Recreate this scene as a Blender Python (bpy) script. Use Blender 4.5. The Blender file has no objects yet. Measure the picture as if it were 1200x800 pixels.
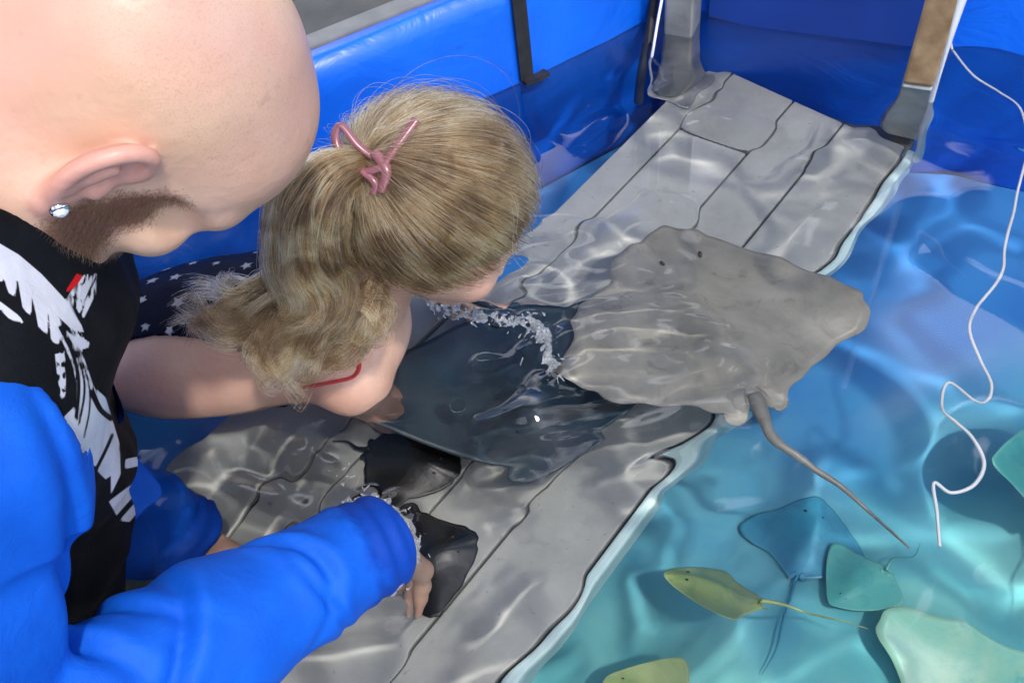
import bpy, bmesh, math, random
import numpy as np
random.seed(7)
RNG = np.random.default_rng(11)
sc = bpy.context.scene
COL = sc.collection
A = lambda *v: np.array(v, dtype=float)

# ------------------------------------------------------------------ camera frame
F_PX, CAM_H = 1000.0, 0.70
_d = A(140, -850, -1000.0); _d /= np.linalg.norm(_d)
_up = -_d
_f = A(0, 0, -1.0); _y = _f - _f.dot(_up) * _up; _y /= np.linalg.norm(_y)
_x = np.cross(_y, _up)
RW = np.array([_x, _y, _up])          # world = RW @ cam
CAM = A(0, 0, CAM_H)

def ray(px, py):
    v = A(px - 600, -(py - 400), -F_PX); v /= np.linalg.norm(v); return RW @ v
def at(px, py, z=0.0):
    v = ray(px, py); return CAM + v * ((z - CAM_H) / v[2])
def dist(px, py, t):
    return CAM + t * ray(px, py)
def under(px, py, z):
    v = ray(px, py); p = at(px, py, 0); n = 1 / 1.33; c = -v[2]
    w = n * v + (n * c - math.sqrt(1 - n * n * (1 - c * c))) * A(0, 0, 1)
    return p + w * (z / w[2])
def proj(P):
    q = (np.asarray(P) - CAM) @ RW
    return np.stack([600 - F_PX * q[..., 0] / q[..., 2], 400 + F_PX * q[..., 1] / q[..., 2]], -1)
def unit(v):
    v = np.asarray(v, float); return v / np.linalg.norm(v)

# ------------------------------------------------------------------ scene helpers
def tag(o, label=None, cat=None, group=None, kind=None):
    if label: o['label'] = label
    if cat: o['category'] = cat
    if group: o['group'] = group
    if kind: o['kind'] = kind
    return o
def empty(name, loc, label, cat, group=None):
    o = bpy.data.objects.new(name, None); COL.objects.link(o)
    o.location = loc; o.empty_display_size = .05
    return tag(o, label, cat, group)
def link(name, me, mat=None, parent=None, receive=True):
    o = bpy.data.objects.new(name, me); COL.objects.link(o)
    if mat is not None and hasattr(me, 'materials'): me.materials.append(mat)
    if parent is not None:
        o.parent = parent
        w = A(0, 0, 0); p = parent
        while p is not None:
            w = w + A(*p.location); p = p.parent
        o.location = tuple(-w)          # meshes are written in world coordinates
    o.cycles.is_caustics_receiver = receive
    return o
def mesh(name, V, Fc, mat=None, parent=None, smooth=True, receive=True):
    me = bpy.data.meshes.new(name)
    me.from_pydata([tuple(v) for v in np.asarray(V, float)], [], [tuple(int(i) for i in f) for f in Fc])
    if smooth: me.polygons.foreach_set('use_smooth', [True] * len(me.polygons))
    me.update()
    return link(name, me, mat, parent, receive)
def attr(o, name, vals):
    a = o.data.attributes.new(name, 'FLOAT', 'POINT'); a.data.foreach_set('value', np.asarray(vals, np.float32))
def bevel(o, w=.004, seg=2):
    bm = bmesh.new(); bm.from_mesh(o.data)
    bmesh.ops.bevel(bm, geom=[e for e in bm.edges if e.calc_face_angle(0) > .5], offset=w, segments=seg, affect='EDGES', profile=.5)
    bm.to_mesh(o.data); bm.free()
    return o
def prism(name, pts, z0, z1, mat, parent=None, bev=0.0):
    n = len(pts)
    V = [(p[0], p[1], z0) for p in pts] + [(p[0], p[1], z1) for p in pts]
    a = sum(pts[i][0] * pts[(i + 1) % n][1] - pts[(i + 1) % n][0] * pts[i][1] for i in range(n))
    if a < 0: V = V[:n][::-1] + V[n:][::-1]
    Fc = [tuple(range(n))[::-1], tuple(range(n, 2 * n))] + [(i, (i + 1) % n, n + (i + 1) % n, n + i) for i in range(n)]
    o = mesh(name, V, Fc, mat, parent, smooth=False)
    if bev: bevel(o, bev)
    return o
def catmull(P, n=8, closed=False):
    P = np.asarray(P, float); out = []
    m = len(P); rng = range(m) if closed else range(m - 1)
    for i in rng:
        g = (lambda k: P[k % m]) if closed else (lambda k: P[min(max(k, 0), m - 1)])
        p0, p1, p2, p3 = g(i - 1), g(i), g(i + 1), g(i + 2)
        for t in np.arange(n) / n:
            out.append(.5 * (2 * p1 + (p2 - p0) * t + (2 * p0 - 5 * p1 + 4 * p2 - p3) * t * t + (3 * p1 - p0 - 3 * p2 + p3) * t ** 3))
    if not closed: out.append(P[-1])
    return np.array(out)
def tube_geo(P, r, seg=10, flat=1.0, upv=(0, 0, 1)):
    P = np.asarray(P, float); r = np.broadcast_to(np.asarray(r, float), (len(P),))
    T = np.gradient(P, axis=0); V = []; Fc = []
    for i, (p, t) in enumerate(zip(P, T)):
        t = unit(t); s = np.cross(t, upv)
        if np.linalg.norm(s) < 1e-4: s = np.cross(t, A(1, 0, 0))
        s = unit(s); u = np.cross(s, t)
        for k in range(seg):
            a = 2 * math.pi * k / seg
            V.append(p + r[i] * (math.cos(a) * s + flat * math.sin(a) * u))
    for i in range(len(P) - 1):
        for k in range(seg):
            a, b = i * seg + k, i * seg + (k + 1) % seg
            Fc.append((a, b, b + seg, a + seg))
    Fc.append(tuple(range(seg))[::-1]); Fc.append(tuple(range((len(P) - 1) * seg, len(P) * seg)))
    return V, Fc
def tube(name, P, r, mat, parent=None, seg=10, flat=1.0, upv=(0, 0, 1)):
    V, Fc = tube_geo(P, r, seg, flat, upv)
    return mesh(name, V, Fc, mat, parent)
class Acc:
    def __init__(s): s.V = []; s.F = []
    def add(s, V, Fc):
        n = len(s.V); s.V += [tuple(v) for v in V]; s.F += [tuple(i + n for i in f) for f in Fc]
def ball_geo(c, r, n=8, m=6):
    V = []; Fc = []
    r = np.broadcast_to(np.asarray(r, float), (3,))
    for j in range(m + 1):
        t = math.pi * j / m
        for i in range(n):
            a = 2 * math.pi * i / n
            V.append(A(*c) + r * A(math.sin(t) * math.cos(a), math.sin(t) * math.sin(a), math.cos(t)))
    for j in range(m):
        for i in range(n):
            Fc.append((j * n + i, (j + 1) * n + i, (j + 1) * n + (i + 1) % n, j * n + (i + 1) % n))
    return V, Fc

# ------------------------------------------------------------------ materials
def newmat(name):
    m = bpy.data.materials.new(name); m.use_nodes = True
    nt = m.node_tree; return m, nt, nt.nodes['Principled BSDF']
def N(nt, t, **kw):
    n = nt.nodes.new(t)
    for k, v in kw.items():
        if k in n.inputs: n.inputs[k].default_value = v
        else: setattr(n, k, v)
    return n
def ramp(nt, stops, src=None, interp='LINEAR'):
    n = nt.nodes.new('ShaderNodeValToRGB'); n.color_ramp.interpolation = interp
    e = n.color_ramp.elements
    while len(e) < len(stops): e.new(.5)
    for k, (p, c) in zip(e, stops): k.position = p; k.color = (*c, 1) if len(c) == 3 else c
    if src is not None: nt.links.new(src, n.inputs['Fac'])
    return n
def mixc(nt, fac, a, b):
    n = nt.nodes.new('ShaderNodeMix'); n.data_type = 'RGBA'
    for s, v in (('A', a), ('B', b)):
        sk = [i for i in n.inputs if i.name == s and i.type == 'RGBA'][0]
        if hasattr(v, 'is_linked') or hasattr(v, 'links'): nt.links.new(v, sk)
        else: sk.default_value = (*v, 1)
    if isinstance(fac, (int, float)): n.inputs[0].default_value = fac
    else: nt.links.new(fac, n.inputs[0])
    return [o for o in n.outputs if o.type == 'RGBA'][0]
def coords(nt): return nt.nodes.new('ShaderNodeTexCoord').outputs['Object']
def noise(nt, scale, detail=4, rough=.55, dist_=0, vec=None):
    n = N(nt, 'ShaderNodeTexNoise', Scale=scale, Detail=detail, Roughness=rough, Distortion=dist_)
    nt.links.new(vec if vec is not None else coords(nt), n.inputs['Vector']); return n.outputs['Fac']
def bump(nt, bs, h, strength=.3, distance=.002):
    b = N(nt, 'ShaderNodeBump', Strength=strength, Distance=distance)
    nt.links.new(h, b.inputs['Height']); nt.links.new(b.outputs[0], bs.inputs['Normal'])
def simple(name, c0, c1, scale=12, rough=.5, bmp=0, bscale=None, metal=0, spec=.5, lo=.35, hi=.65, bd=.002):
    m, nt, bs = newmat(name)
    r = ramp(nt, [(lo, c0), (hi, c1)], noise(nt, scale, 5))
    nt.links.new(r.outputs[0], bs.inputs['Base Color'])
    bs.inputs['Roughness'].default_value = rough; bs.inputs['Metallic'].default_value = metal
    bs.inputs['Specular IOR Level'].default_value = spec
    if bmp: bump(nt, bs, noise(nt, bscale or scale * 4, 4), bmp, bd)
    return m
def at_attr(nt, name):
    n = nt.nodes.new('ShaderNodeAttribute'); n.attribute_name = name; return n.outputs['Fac']
def step(nt, v, lo=-.5, hi=.5):
    n = nt.nodes.new('ShaderNodeMapRange'); n.inputs['From Min'].default_value = lo; n.inputs['From Max'].default_value = hi
    nt.links.new(v, n.inputs['Value']); return n.outputs[0]

M = {}
def liner_mat():
    m, nt, bs = newmat('blue_vinyl_liner')
    c = ramp(nt, [(.35, (.0, .11, .72)), (.65, (.003, .15, .84))], noise(nt, 5, 5)).outputs[0]
    sc_ = ramp(nt, [(.62, (0, 0, 0)), (.72, (.5, .5, .5))], noise(nt, 18, 8, .7, .8)).outputs[0]
    c = mixc(nt, sc_, c, (.02, .20, .72))
    dk = ramp(nt, [(.66, (0, 0, 0)), (.74, (.6, .6, .6))], noise(nt, 11, 6, .65, 1.5)).outputs[0]
    c = mixc(nt, dk, c, (.0, .055, .42))
    nt.links.new(c, bs.inputs['Base Color']); bs.inputs['Roughness'].default_value = .36
    bump(nt, bs, noise(nt, 7, 5, .6, 1.2), .35, .012)
    return m
M['liner'] = liner_mat()
def bench_mat():
    m, nt, bs = newmat('bench_panel_grey')
    c = ramp(nt, [(.32, (.27, .28, .265)), (.68, (.43, .44, .41))], noise(nt, 7, 8, .65)).outputs[0]
    st = ramp(nt, [(.58, (0, 0, 0)), (.70, (.7, .7, .7))], noise(nt, 4.5, 7, .7, .7)).outputs[0]
    c = mixc(nt, st, c, (.19, .205, .19))
    sp = ramp(nt, [(.68, (0, 0, 0)), (.74, (.8, .8, .8))], noise(nt, 120, 3)).outputs[0]
    c = mixc(nt, sp, c, (.19, .19, .17))
    nt.links.new(c, bs.inputs['Base Color']); bs.inputs['Roughness'].default_value = .6
    bump(nt, bs, noise(nt, 60, 5), .3, .002)
    return m
def floor_mat():
    m, nt, bs = newmat('pool_floor_liner')
    c = coords(nt); sx = nt.nodes.new('ShaderNodeSeparateXYZ'); nt.links.new(c, sx.inputs[0])
    ad = nt.nodes.new('ShaderNodeMath'); ad.operation = 'MULTIPLY_ADD'; ad.inputs[1].default_value = .5
    nt.links.new(noise(nt, 3.0, 5, .6), ad.inputs[0]); nt.links.new(sx.outputs['Y'], ad.inputs[2])
    blue = ramp(nt, [(.3, (.012, .15, .46)), (.7, (.03, .23, .56))], noise(nt, 5, 5)).outputs[0]
    sand = ramp(nt, [(.3, (.06, .38, .42)), (.7, (.20, .54, .46))], noise(nt, 7, 6)).outputs[0]
    cc = mixc(nt, step(nt, ad.outputs[0], .95, .55), blue, sand)
    nt.links.new(cc, bs.inputs['Base Color']); bs.inputs['Roughness'].default_value = .6
    bump(nt, bs, noise(nt, 40, 4), .2, .003)
    return m
M['liner_floor'] = floor_mat()
M['bench'] = bench_mat()
M['bench_dark'] = simple('bench_seam', (.05, .06, .065), (.08, .09, .095), 20, .7)
M['trim'] = simple('white_edge_trim', (.42, .60, .60), (.55, .72, .70), 18, .45)
M['steel'] = simple('weathered_steel', (.28, .29, .28), (.48, .47, .44), 22, .38, .2, 60, metal=.55)
M['wood'] = simple('weathered_wood', (.20, .115, .05), (.38, .25, .13), 26, .7, .4, 90)
M['strap'] = simple('black_strap', (.008, .009, .012), (.02, .02, .024), 60, .6, .3, 200)
M['white_pvc'] = simple('white_plastic', (.66, .68, .70), (.78, .78, .78), 15, .35)
M['charcoal'] = simple('charcoal_board', (.045, .045, .045), (.075, .073, .07), 14, .65, .3, 70)
M['alu'] = simple('grey_metal_edge', (.17, .17, .17), (.23, .23, .225), 25, .45, metal=.4)
M['concrete'] = simple('concrete', (.16, .16, .155), (.25, .245, .235), 4, .85, .3, 40)
M['clip'] = simple('pink_plastic', (.20, .075, .095), (.27, .105, .13), 40, .25)
M['red'] = simple('red_strap', (.42, .02, .025), (.55, .035, .04), 60, .6)
M['silver'] = simple('silver', (.6, .6, .62), (.75, .75, .77), 60, .12, metal=1)
M['crystal'] = simple('crystal', (.75, .8, .85), (.9, .9, .95), 60, .02, spec=1)
M['eyewhite'] = simple('eye_white', (.7, .68, .65), (.8, .78, .75), 60, .1)
M['iris'] = simple('eye_iris', (.02, .015, .01), (.05, .03, .02), 60, .1)
M['shorts'] = simple('navy_shorts', (.012, .016, .04), (.02, .025, .06), 30, .8)
M['foam'] = simple('white_foam', (.72, .76, .78), (.86, .88, .88), 60, .08)
M['foam'].node_tree.nodes['Principled BSDF'].inputs['Transmission Weight'].default_value = .8
M['foam'].node_tree.nodes['Principled BSDF'].inputs['IOR'].default_value = 1.33

def skin(name, base, warm, red, beard=None):
    m, nt, bs = newmat(name)
    n1 = noise(nt, 16, 5); n2 = noise(nt, 130, 3)
    n3 = noise(nt, 7, 3)
    c = mixc(nt, ramp(nt, [(.35, (0, 0, 0)), (.7, (1, 1, 1))], n1).outputs[0], base, warm)
    c = mixc(nt, ramp(nt, [(.40, (0, 0, 0)), (.64, (.55, .55, .55))], n3).outputs[0], c, red)
    c = mixc(nt, ramp(nt, [(.66, (0, 0, 0)), (.76, (.4, .4, .4))], noise(nt, 60, 3)).outputs[0], c, tuple(x * .62 for x in base))
    c = mixc(nt, at_attr(nt, 'flush'), c, red)
    if beard:
        ad = nt.nodes.new('ShaderNodeMath'); ad.operation = 'MULTIPLY_ADD'
        nz = noise(nt, 420, 2); nt.links.new(nz, ad.inputs[0]); ad.inputs[1].default_value = .6
        nt.links.new(at_attr(nt, 'beard'), ad.inputs[2])
        c = mixc(nt, step(nt, ad.outputs[0], .46, .90), c, beard)
        st = ramp(nt, [(.52, (0, 0, 0)), (.66, (1, 1, 1))], noise(nt, 800, 1))
        ml = nt.nodes.new('ShaderNodeMath'); ml.operation = 'MULTIPLY'
        nt.links.new(st.outputs[0], ml.inputs[0]); nt.links.new(at_attr(nt, 'stubble'), ml.inputs[1])
        c = mixc(nt, ml.outputs[0], c, (.16, .12, .10))
        m2 = nt.nodes.new('ShaderNodeMath'); m2.operation = 'MULTIPLY'; nt.links.new(at_attr(nt, 'stubble'), m2.inputs[0]); nt.links.new(ramp(nt, [(.4, (0, 0, 0)), (.62, (1, 1, 1))], noise(nt, 9, 3)).outputs[0], m2.inputs[1])
        m3 = nt.nodes.new('ShaderNodeMath'); m3.operation = 'MULTIPLY'; nt.links.new(m2.outputs[0], m3.inputs[0]); m3.inputs[1].default_value = 2.2
        c = mixc(nt, m3.outputs[0], c, (.40, .30, .27))
    nt.links.new(c, bs.inputs['Base Color'])
    bs.inputs['Roughness'].default_value = .40
    bs.inputs['Subsurface Weight'].default_value = .12
    bs.inputs['Subsurface Radius'].default_value = (1, .35, .2); bs.inputs['Subsurface Scale'].default_value = .004
    bump(nt, bs, n2, .35, .0016)
    return m
M['skin_man'] = skin('man_skin', (.57, .345, .225), (.66, .43, .30), (.58, .27, .22), (.155, .066, .03))
M['skin_girl'] = skin('girl_skin', (.57, .35, .25), (.64, .42, .31), (.55, .25, .19))

def fabric(name, kind):
    m, nt, bs = newmat(name)
    bs.inputs['Roughness'].default_value = .62; bs.inputs['Specular IOR Level'].default_value = .18 if kind == 'blue' else .08
    nz = noise(nt, 30, 4)
    if kind == 'blue':
        c = ramp(nt, [(.3, (.003, .080, .50)), (.7, (.004, .105, .58))], nz).outputs[0]
        wa = nt.nodes.new('ShaderNodeMath'); wa.operation = 'MULTIPLY_ADD'; wa.inputs[1].default_value = .9
        nt.links.new(noise(nt, 26, 5, .65), wa.inputs[0]); nt.links.new(at_attr(nt, 'wet'), wa.inputs[2])
        c = mixc(nt, step(nt, wa.outputs[0], .82, 1.02), c, (.002, .045, .33))
    elif kind == 'graphic':
        blk = ramp(nt, [(.3, (.004, .0045, .006)), (.7, (.009, .0095, .012))], nz).outputs[0]
        wht = ramp(nt, [(.3, (.50, .50, .56)), (.7, (.64, .64, .69))], nz).outputs[0]
        c = mixc(nt, step(nt, at_attr(nt, 'graphic'), -.6, .6), blk, wht)
        c = mixc(nt, step(nt, at_attr(nt, 'graphic_red'), -.6, .6), c, (.55, .012, .015))
    elif kind == 'stars':
        nav = ramp(nt, [(.3, (.002, .003, .012)), (.7, (.005, .006, .022))], nz).outputs[0]
        c = mixc(nt, step(nt, at_attr(nt, 'stars'), -.0006, .0006), nav, (.36, .36, .40))
    nt.links.new(c, bs.inputs['Base Color'])
    wv = nt.nodes.new('ShaderNodeMath'); wv.operation = 'MULTIPLY_ADD'; wv.inputs[1].default_value = .22
    nt.links.new(noise(nt, 900, 2), wv.inputs[0]); nt.links.new(noise(nt, 55, 4, .55, 1.5), wv.inputs[2])
    bump(nt, bs, wv.outputs[0], .30, .003)
    return m
M['sleeve'] = fabric('blue_sleeve_fabric', 'blue')
M['shirt'] = fabric('black_graphic_fabric', 'graphic')
M['stars'] = fabric('navy_star_fabric', 'stars')

def hair_mat(name, stops, rough=.35):
    m = bpy.data.materials.new(name); m.use_nodes = True; nt = m.node_tree; nt.nodes.clear()
    hi = nt.nodes.new('ShaderNodeHairInfo'); geo = nt.nodes.new('ShaderNodeNewGeometry')
    nz = noise(nt, 34, 5, .6, .5, vec=geo.outputs['Position'])
    sub = nt.nodes.new('ShaderNodeMath'); sub.operation = 'MULTIPLY_ADD'; sub.inputs[1].default_value = .55; sub.inputs[2].default_value = -.58
    nt.links.new(hi.outputs['Random'], sub.inputs[0])
    ad = nt.nodes.new('ShaderNodeMath'); ad.operation = 'MULTIPLY_ADD'; ad.inputs[1].default_value = 1.6
    nt.links.new(nz, ad.inputs[0]); nt.links.new(sub.outputs[0], ad.inputs[2])
    r = ramp(nt, stops, ad.outputs[0])
    h = nt.nodes.new('ShaderNodeBsdfHairPrincipled'); h.parametrization = 'COLOR'
    nt.links.new(r.outputs[0], h.inputs['Color'])
    h.inputs['Roughness'].default_value = rough; h.inputs['Radial Roughness'].default_value = .45
    o = nt.nodes.new('ShaderNodeOutputMaterial'); nt.links.new(h.outputs[0], o.inputs['Surface'])
    return m
M['hair'] = hair_mat('ash_blonde_hair', [(.14, (.024, .012, .005)), (.40, (.12, .066, .026)), (.62, (.33, .21, .095)), (.88, (.68, .50, .27))])
M['cap'] = simple('hair_underlayer', (.045, .03, .018), (.09, .065, .04), 40, .6, .5, 120)
M['beard'] = hair_mat('beard_hair', [(.1, (.03, .014, .008)), (.6, (.08, .036, .018)), (.95, (.17, .085, .045))], .5)

def ray_mat(name, dark, mid, pale, edge=.5, scale=9):
    m, nt, bs = newmat(name)
    c = ramp(nt, [(.28, dark), (.5, mid), (.78, pale)], noise(nt, scale, 6, .62, .6)).outputs[0]
    c = mixc(nt, ramp(nt, [(.55, (0, 0, 0)), (.68, (.75, .75, .75))], noise(nt, scale * 3.2, 5, .6, 1.0)).outputs[0], c, dark)
    c2 = mixc(nt, step(nt, at_attr(nt, 'rim'), .93, 1.06), c, pale)
    c2 = mixc(nt, step(nt, at_attr(nt, 'belly'), .4, .6), c2, tuple(min(.75, x * 1.6 + .12) for x in pale))
    nt.links.new(c2, bs.inputs['Base Color'])
    bs.inputs['Roughness'].default_value = .38
    bump(nt, bs, noise(nt, 45, 4), .25, .003)
    return m
M['ray_brown'] = ray_mat('brown_ray_skin', (.15, .145, .12), (.24, .23, .195), (.35, .335, .285))
M['shade_black'] = ray_mat('black_shade_patch', (.002, .003, .005), (.004, .006, .008), (.010, .013, .017))
M['shade_slate'] = ray_mat('slate_shade_band', (.006, .020, .032), (.012, .032, .046), (.024, .046, .058))
M['ray_yellow'] = ray_mat('yellow_ray_skin', (.16, .27, .10), (.28, .38, .15), (.48, .52, .24))
M['ray_grey'] = ray_mat('grey_ray_hazed', (.02, .19, .32), (.035, .24, .36), (.07, .31, .40))  # these three: water haze put into the colour, close to the floor's
M['ray_olive'] = ray_mat('olive_ray_hazed', (.04, .27, .27), (.07, .35, .32), (.18, .46, .36))
M['ray_pale'] = ray_mat('pale_ray_hazed', (.09, .40, .36), (.18, .50, .38), (.38, .60, .40))

def water_mat():
    m = bpy.data.materials.new('clear_water'); m.use_nodes = True; nt = m.node_tree; nt.nodes.clear()
    g = N(nt, 'ShaderNodeBsdfGlass', Roughness=0.0, IOR=1.33)
    o = nt.nodes.new('ShaderNodeOutputMaterial'); nt.links.new(g.outputs[0], o.inputs['Surface'])
    return m
M['water'] = water_mat()

# ------------------------------------------------------------------ signed distance sculpting
def cap(p, a, b, ra, rb):
    a = A(*a); b = A(*b); ab = b - a
    t = np.clip((p - a) @ ab / ab.dot(ab), 0, 1)
    return np.linalg.norm(p - a - t[:, None] * ab, axis=1) - (ra + (rb - ra) * t)
def ell(p, c, r, ax=None):
    q = p - A(*c)
    if ax is not None: q = q @ np.asarray(ax).T
    r = A(*r); k0 = np.linalg.norm(q / r, axis=1); k1 = np.linalg.norm(q / (r * r), axis=1) + 1e-9
    return k0 * (k0 - 1) / k1
def smin(a, b, k):
    h = np.clip(.5 + .5 * (b - a) / k, 0, 1); return b + (a - b) * h - k * h * (1 - h)
def smax(a, b, k): return -smin(-a, -b, k)
def wob(p, scale, seed, n=6):
    r = np.random.default_rng(seed); o = np.zeros(len(p))
    for _ in range(n):
        k = r.normal(size=3) * scale; o += np.sin(p @ k + r.uniform(0, 6.3))
    return o / n
def sculpt(fn, lo, hi, h, B=12, newton=1):
    lo = A(*lo); hi = A(*hi); nb = np.ceil((hi - lo) / (h * B)).astype(int)
    I = np.stack(np.meshgrid(*[np.arange(k) for k in nb], indexing='ij'), -1).reshape(-1, 3)
    cen = lo + (I + .5) * B * h
    I = I[np.abs(fn(cen)) < B * h * .87 * 1.7 + 2 * h]
    D = nb * B + 2
    g = np.stack(np.meshgrid(*[np.arange(B + 1)] * 3, indexing='ij'), -1).reshape(-1, 3)
    Vp, Vid, Fq = [], [], []
    gid = lambda c: (c[..., 0] * D[1] + c[..., 1]) * D[2] + c[..., 2]
    corner = np.array([[i, j, k] for i in (0, 1) for j in (0, 1) for k in (0, 1)])
    edges = [(a, b) for a in range(8) for b in range(a + 1, 8) if np.abs(corner[a] - corner[b]).sum() == 1]
    for s in range(0, len(I), 150):
        Ib = I[s:s + 150]
        base = Ib * B
        P = lo + (base[:, None, :] + g[None]) * h
        v = fn(P.reshape(-1, 3)).reshape(len(Ib), B + 1, B + 1, B + 1)
        ins = v < 0
        cv = np.stack([v[:, i:B + i, j:B + j, k:B + k] for i, j, k in corner], -1)
        ci = cv < 0
        act = ci.any(-1) & ~ci.all(-1)
        idx = np.argwhere(act)
        if len(idx):
            vv = cv[act]; acc = np.zeros((len(vv), 3)); cnt = np.zeros(len(vv))
            for a, b in edges:
                m = (vv[:, a] < 0) != (vv[:, b] < 0)
                t = vv[m, a] / (vv[m, a] - vv[m, b])
                acc[m] += corner[a] + t[:, None] * (corner[b] - corner[a]); cnt[m] += 1
            cell = base[idx[:, 0]] + idx[:, 1:]
            Vp.append(lo + (cell + acc / cnt[:, None]) * h); Vid.append(gid(cell + 1))
        for ax in range(3):
            sl0 = ins[:, :B, :B, :B]
            o = [0, 0, 0]; o[ax] = 1
            sl1 = ins[:, o[0]:B + o[0], o[1]:B + o[1], o[2]:B + o[2]]
            e = np.argwhere(sl0 != sl1)
            if not len(e): continue
            c = base[e[:, 0]] + e[:, 1:] + 1
            b_, d_ = [(1, 2), (2, 0), (0, 1)][ax]
            ub = np.zeros(3, int); ub[b_] = 1; ud = np.zeros(3, int); ud[d_] = 1
            q = np.stack([gid(c), gid(c - ub), gid(c - ub - ud), gid(c - ud)], -1)
            fl = ~sl0[tuple(e.T)]
            q[fl] = q[fl][:, ::-1]
            Fq.append(q)
    V = np.concatenate(Vp); ids = np.concatenate(Vid); Fq = np.concatenate(Fq)
    o = np.argsort(ids); ids = ids[o]; V = V[o]
    k = np.searchsorted(ids, Fq); k = np.clip(k, 0, len(ids) - 1)
    Fq = k[(ids[k] == Fq).all(1)]
    for _ in range(newton):
        e = h * .5; f0 = fn(V)
        G = np.stack([fn(V + e * np.eye(3)[i]) - f0 for i in range(3)], -1) / e
        g2 = (G * G).sum(1) + .05
        V = V - np.clip(f0 / g2, -h, h)[:, None] * G
    return V, Fq
def fast_mesh(name, V, Fq, mat, parent, receive=True):
    me = bpy.data.meshes.new(name)
    me.vertices.add(len(V)); me.vertices.foreach_set('co', np.asarray(V, np.float32).ravel())
    me.loops.add(Fq.size); me.loops.foreach_set('vertex_index', Fq.astype(np.int32).ravel())
    me.polygons.add(len(Fq)); me.polygons.foreach_set('loop_start', np.arange(0, Fq.size, 4, dtype=np.int32))
    me.polygons.foreach_set('loop_total', np.full(len(Fq), 4, np.int32))
    me.update(calc_edges=True); me.validate()
    me.polygons.foreach_set('use_smooth', [True] * len(me.polygons)); me.update()
    return link(name, me, mat, parent, receive)
def vnormals(V, Fq):
    n = np.cross(V[Fq[:, 2]] - V[Fq[:, 0]], V[Fq[:, 3]] - V[Fq[:, 1]])
    out = np.zeros_like(V)
    for i in range(4): np.add.at(out, Fq[:, i], n)
    return out / (np.linalg.norm(out, axis=1)[:, None] + 1e-12)
def poly_sd(q, poly):
    poly = np.asarray(poly, float); n = len(poly); d = np.full(len(q), 1e9); ins = np.zeros(len(q), bool)
    for i in range(n):
        a, b = poly[i], poly[(i + 1) % n]; ab = b - a
        t = np.clip(((q - a) @ ab) / max(ab.dot(ab), 1e-9), 0, 1)
        d = np.minimum(d, np.linalg.norm(q - a - t[:, None] * ab, axis=1))
        c = ((a[1] > q[:, 1]) != (b[1] > q[:, 1]))
        xi = (b[0] - a[0]) * (q[:, 1] - a[1]) / (b[1] - a[1] + 1e-12) + a[0]
        ins ^= c & (q[:, 0] < xi)
    return np.where(ins, d, -d)
def line_sd(q, P, w):
    P = catmull(P, 6); d = np.full(len(q), 1e9)
    for a, b in zip(P[:-1], P[1:]):
        ab = b - a; t = np.clip(((q - a) @ ab) / max(ab.dot(ab), 1e-9), 0, 1)
        d = np.minimum(d, np.linalg.norm(q - a - t[:, None] * ab, axis=1))
    return w - d

# ------------------------------------------------------------------ the tank
DEPTH, SHELF = .35, -.165
cL0, cL1 = A(.007, 1.059), A(.285, 1.187); dL = unit(cL1 - cL0)
cE0, cE1 = A(.357, 1.185), A(.614, 1.029); dE = unit(cE1 - cE0)
_m = np.linalg.solve(np.array([dL, -dE]).T, cE0 - cL0)
corner = cL0 + dL * _m[0]
poly = [corner, corner + dE * 1.75, A(1.75, -.15), A(1.1, -.75), A(-.6, -.75), A(-1.7, -.2), corner - dL * 2.2]  # clockwise
tank = empty('touch_tank', (corner[0], corner[1], -DEPTH), 'blue vinyl lined touch tank with straight walls around the clear water', 'tank')
WALL_Z = .148; TH = .035
def wall_panel(a, b, z1, mat):
    d = unit(b - a); L = np.linalg.norm(b - a); n = A(-d[1], d[0])
    if n.dot((a + b) / 2 - A(.2, .4)) < 0: n = -n
    nu, nv = max(2, int(L / .03)), 22
    V = []; Fc = []
    for side in (0, 1):
        for j in range(nv + 1):
            z = -DEPTH - .02 + (z1 + DEPTH + .02) * j / nv
            for i in range(nu + 1):
                s = L * i / nu
                off = (.0035 * math.sin(9 * s + 2 * math.sin(5 * z + a[0])) * math.sin(6 * z + 3 * s) + .0025 * math.sin(23 * s + 4)) if side == 0 else TH
                edge = (z1 - z)
                if side == 0 and edge < .02: off += (.02 - edge) ** 2 * 22
                if side == 0: off = max(min(off, TH - .004), -.01) + .004
                p = a + d * s + n * off
                V.append((p[0], p[1], z))
    k = (nu + 1) * (nv + 1)
    for j in range(nv):
        for i in range(nu):
            q = j * (nu + 1) + i
            Fc.append((q, q + 1, q + nu + 2, q + nu + 1)); Fc.append((k + q, k + q + nu + 1, k + q + nu + 2, k + q + 1))
    for i in range(nu):
        t = nv * (nu + 1) + i
        Fc.append((t, t + 1, k + t + 1, k + t)); Fc.append((i, k + i, k + i + 1, i + 1))
    return mesh('wall_panel', V, Fc, mat, tank)
for i in range(len(poly)):
    wall_panel(poly[i], poly[(i + 1) % len(poly)], WALL_Z, M['liner'])

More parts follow.
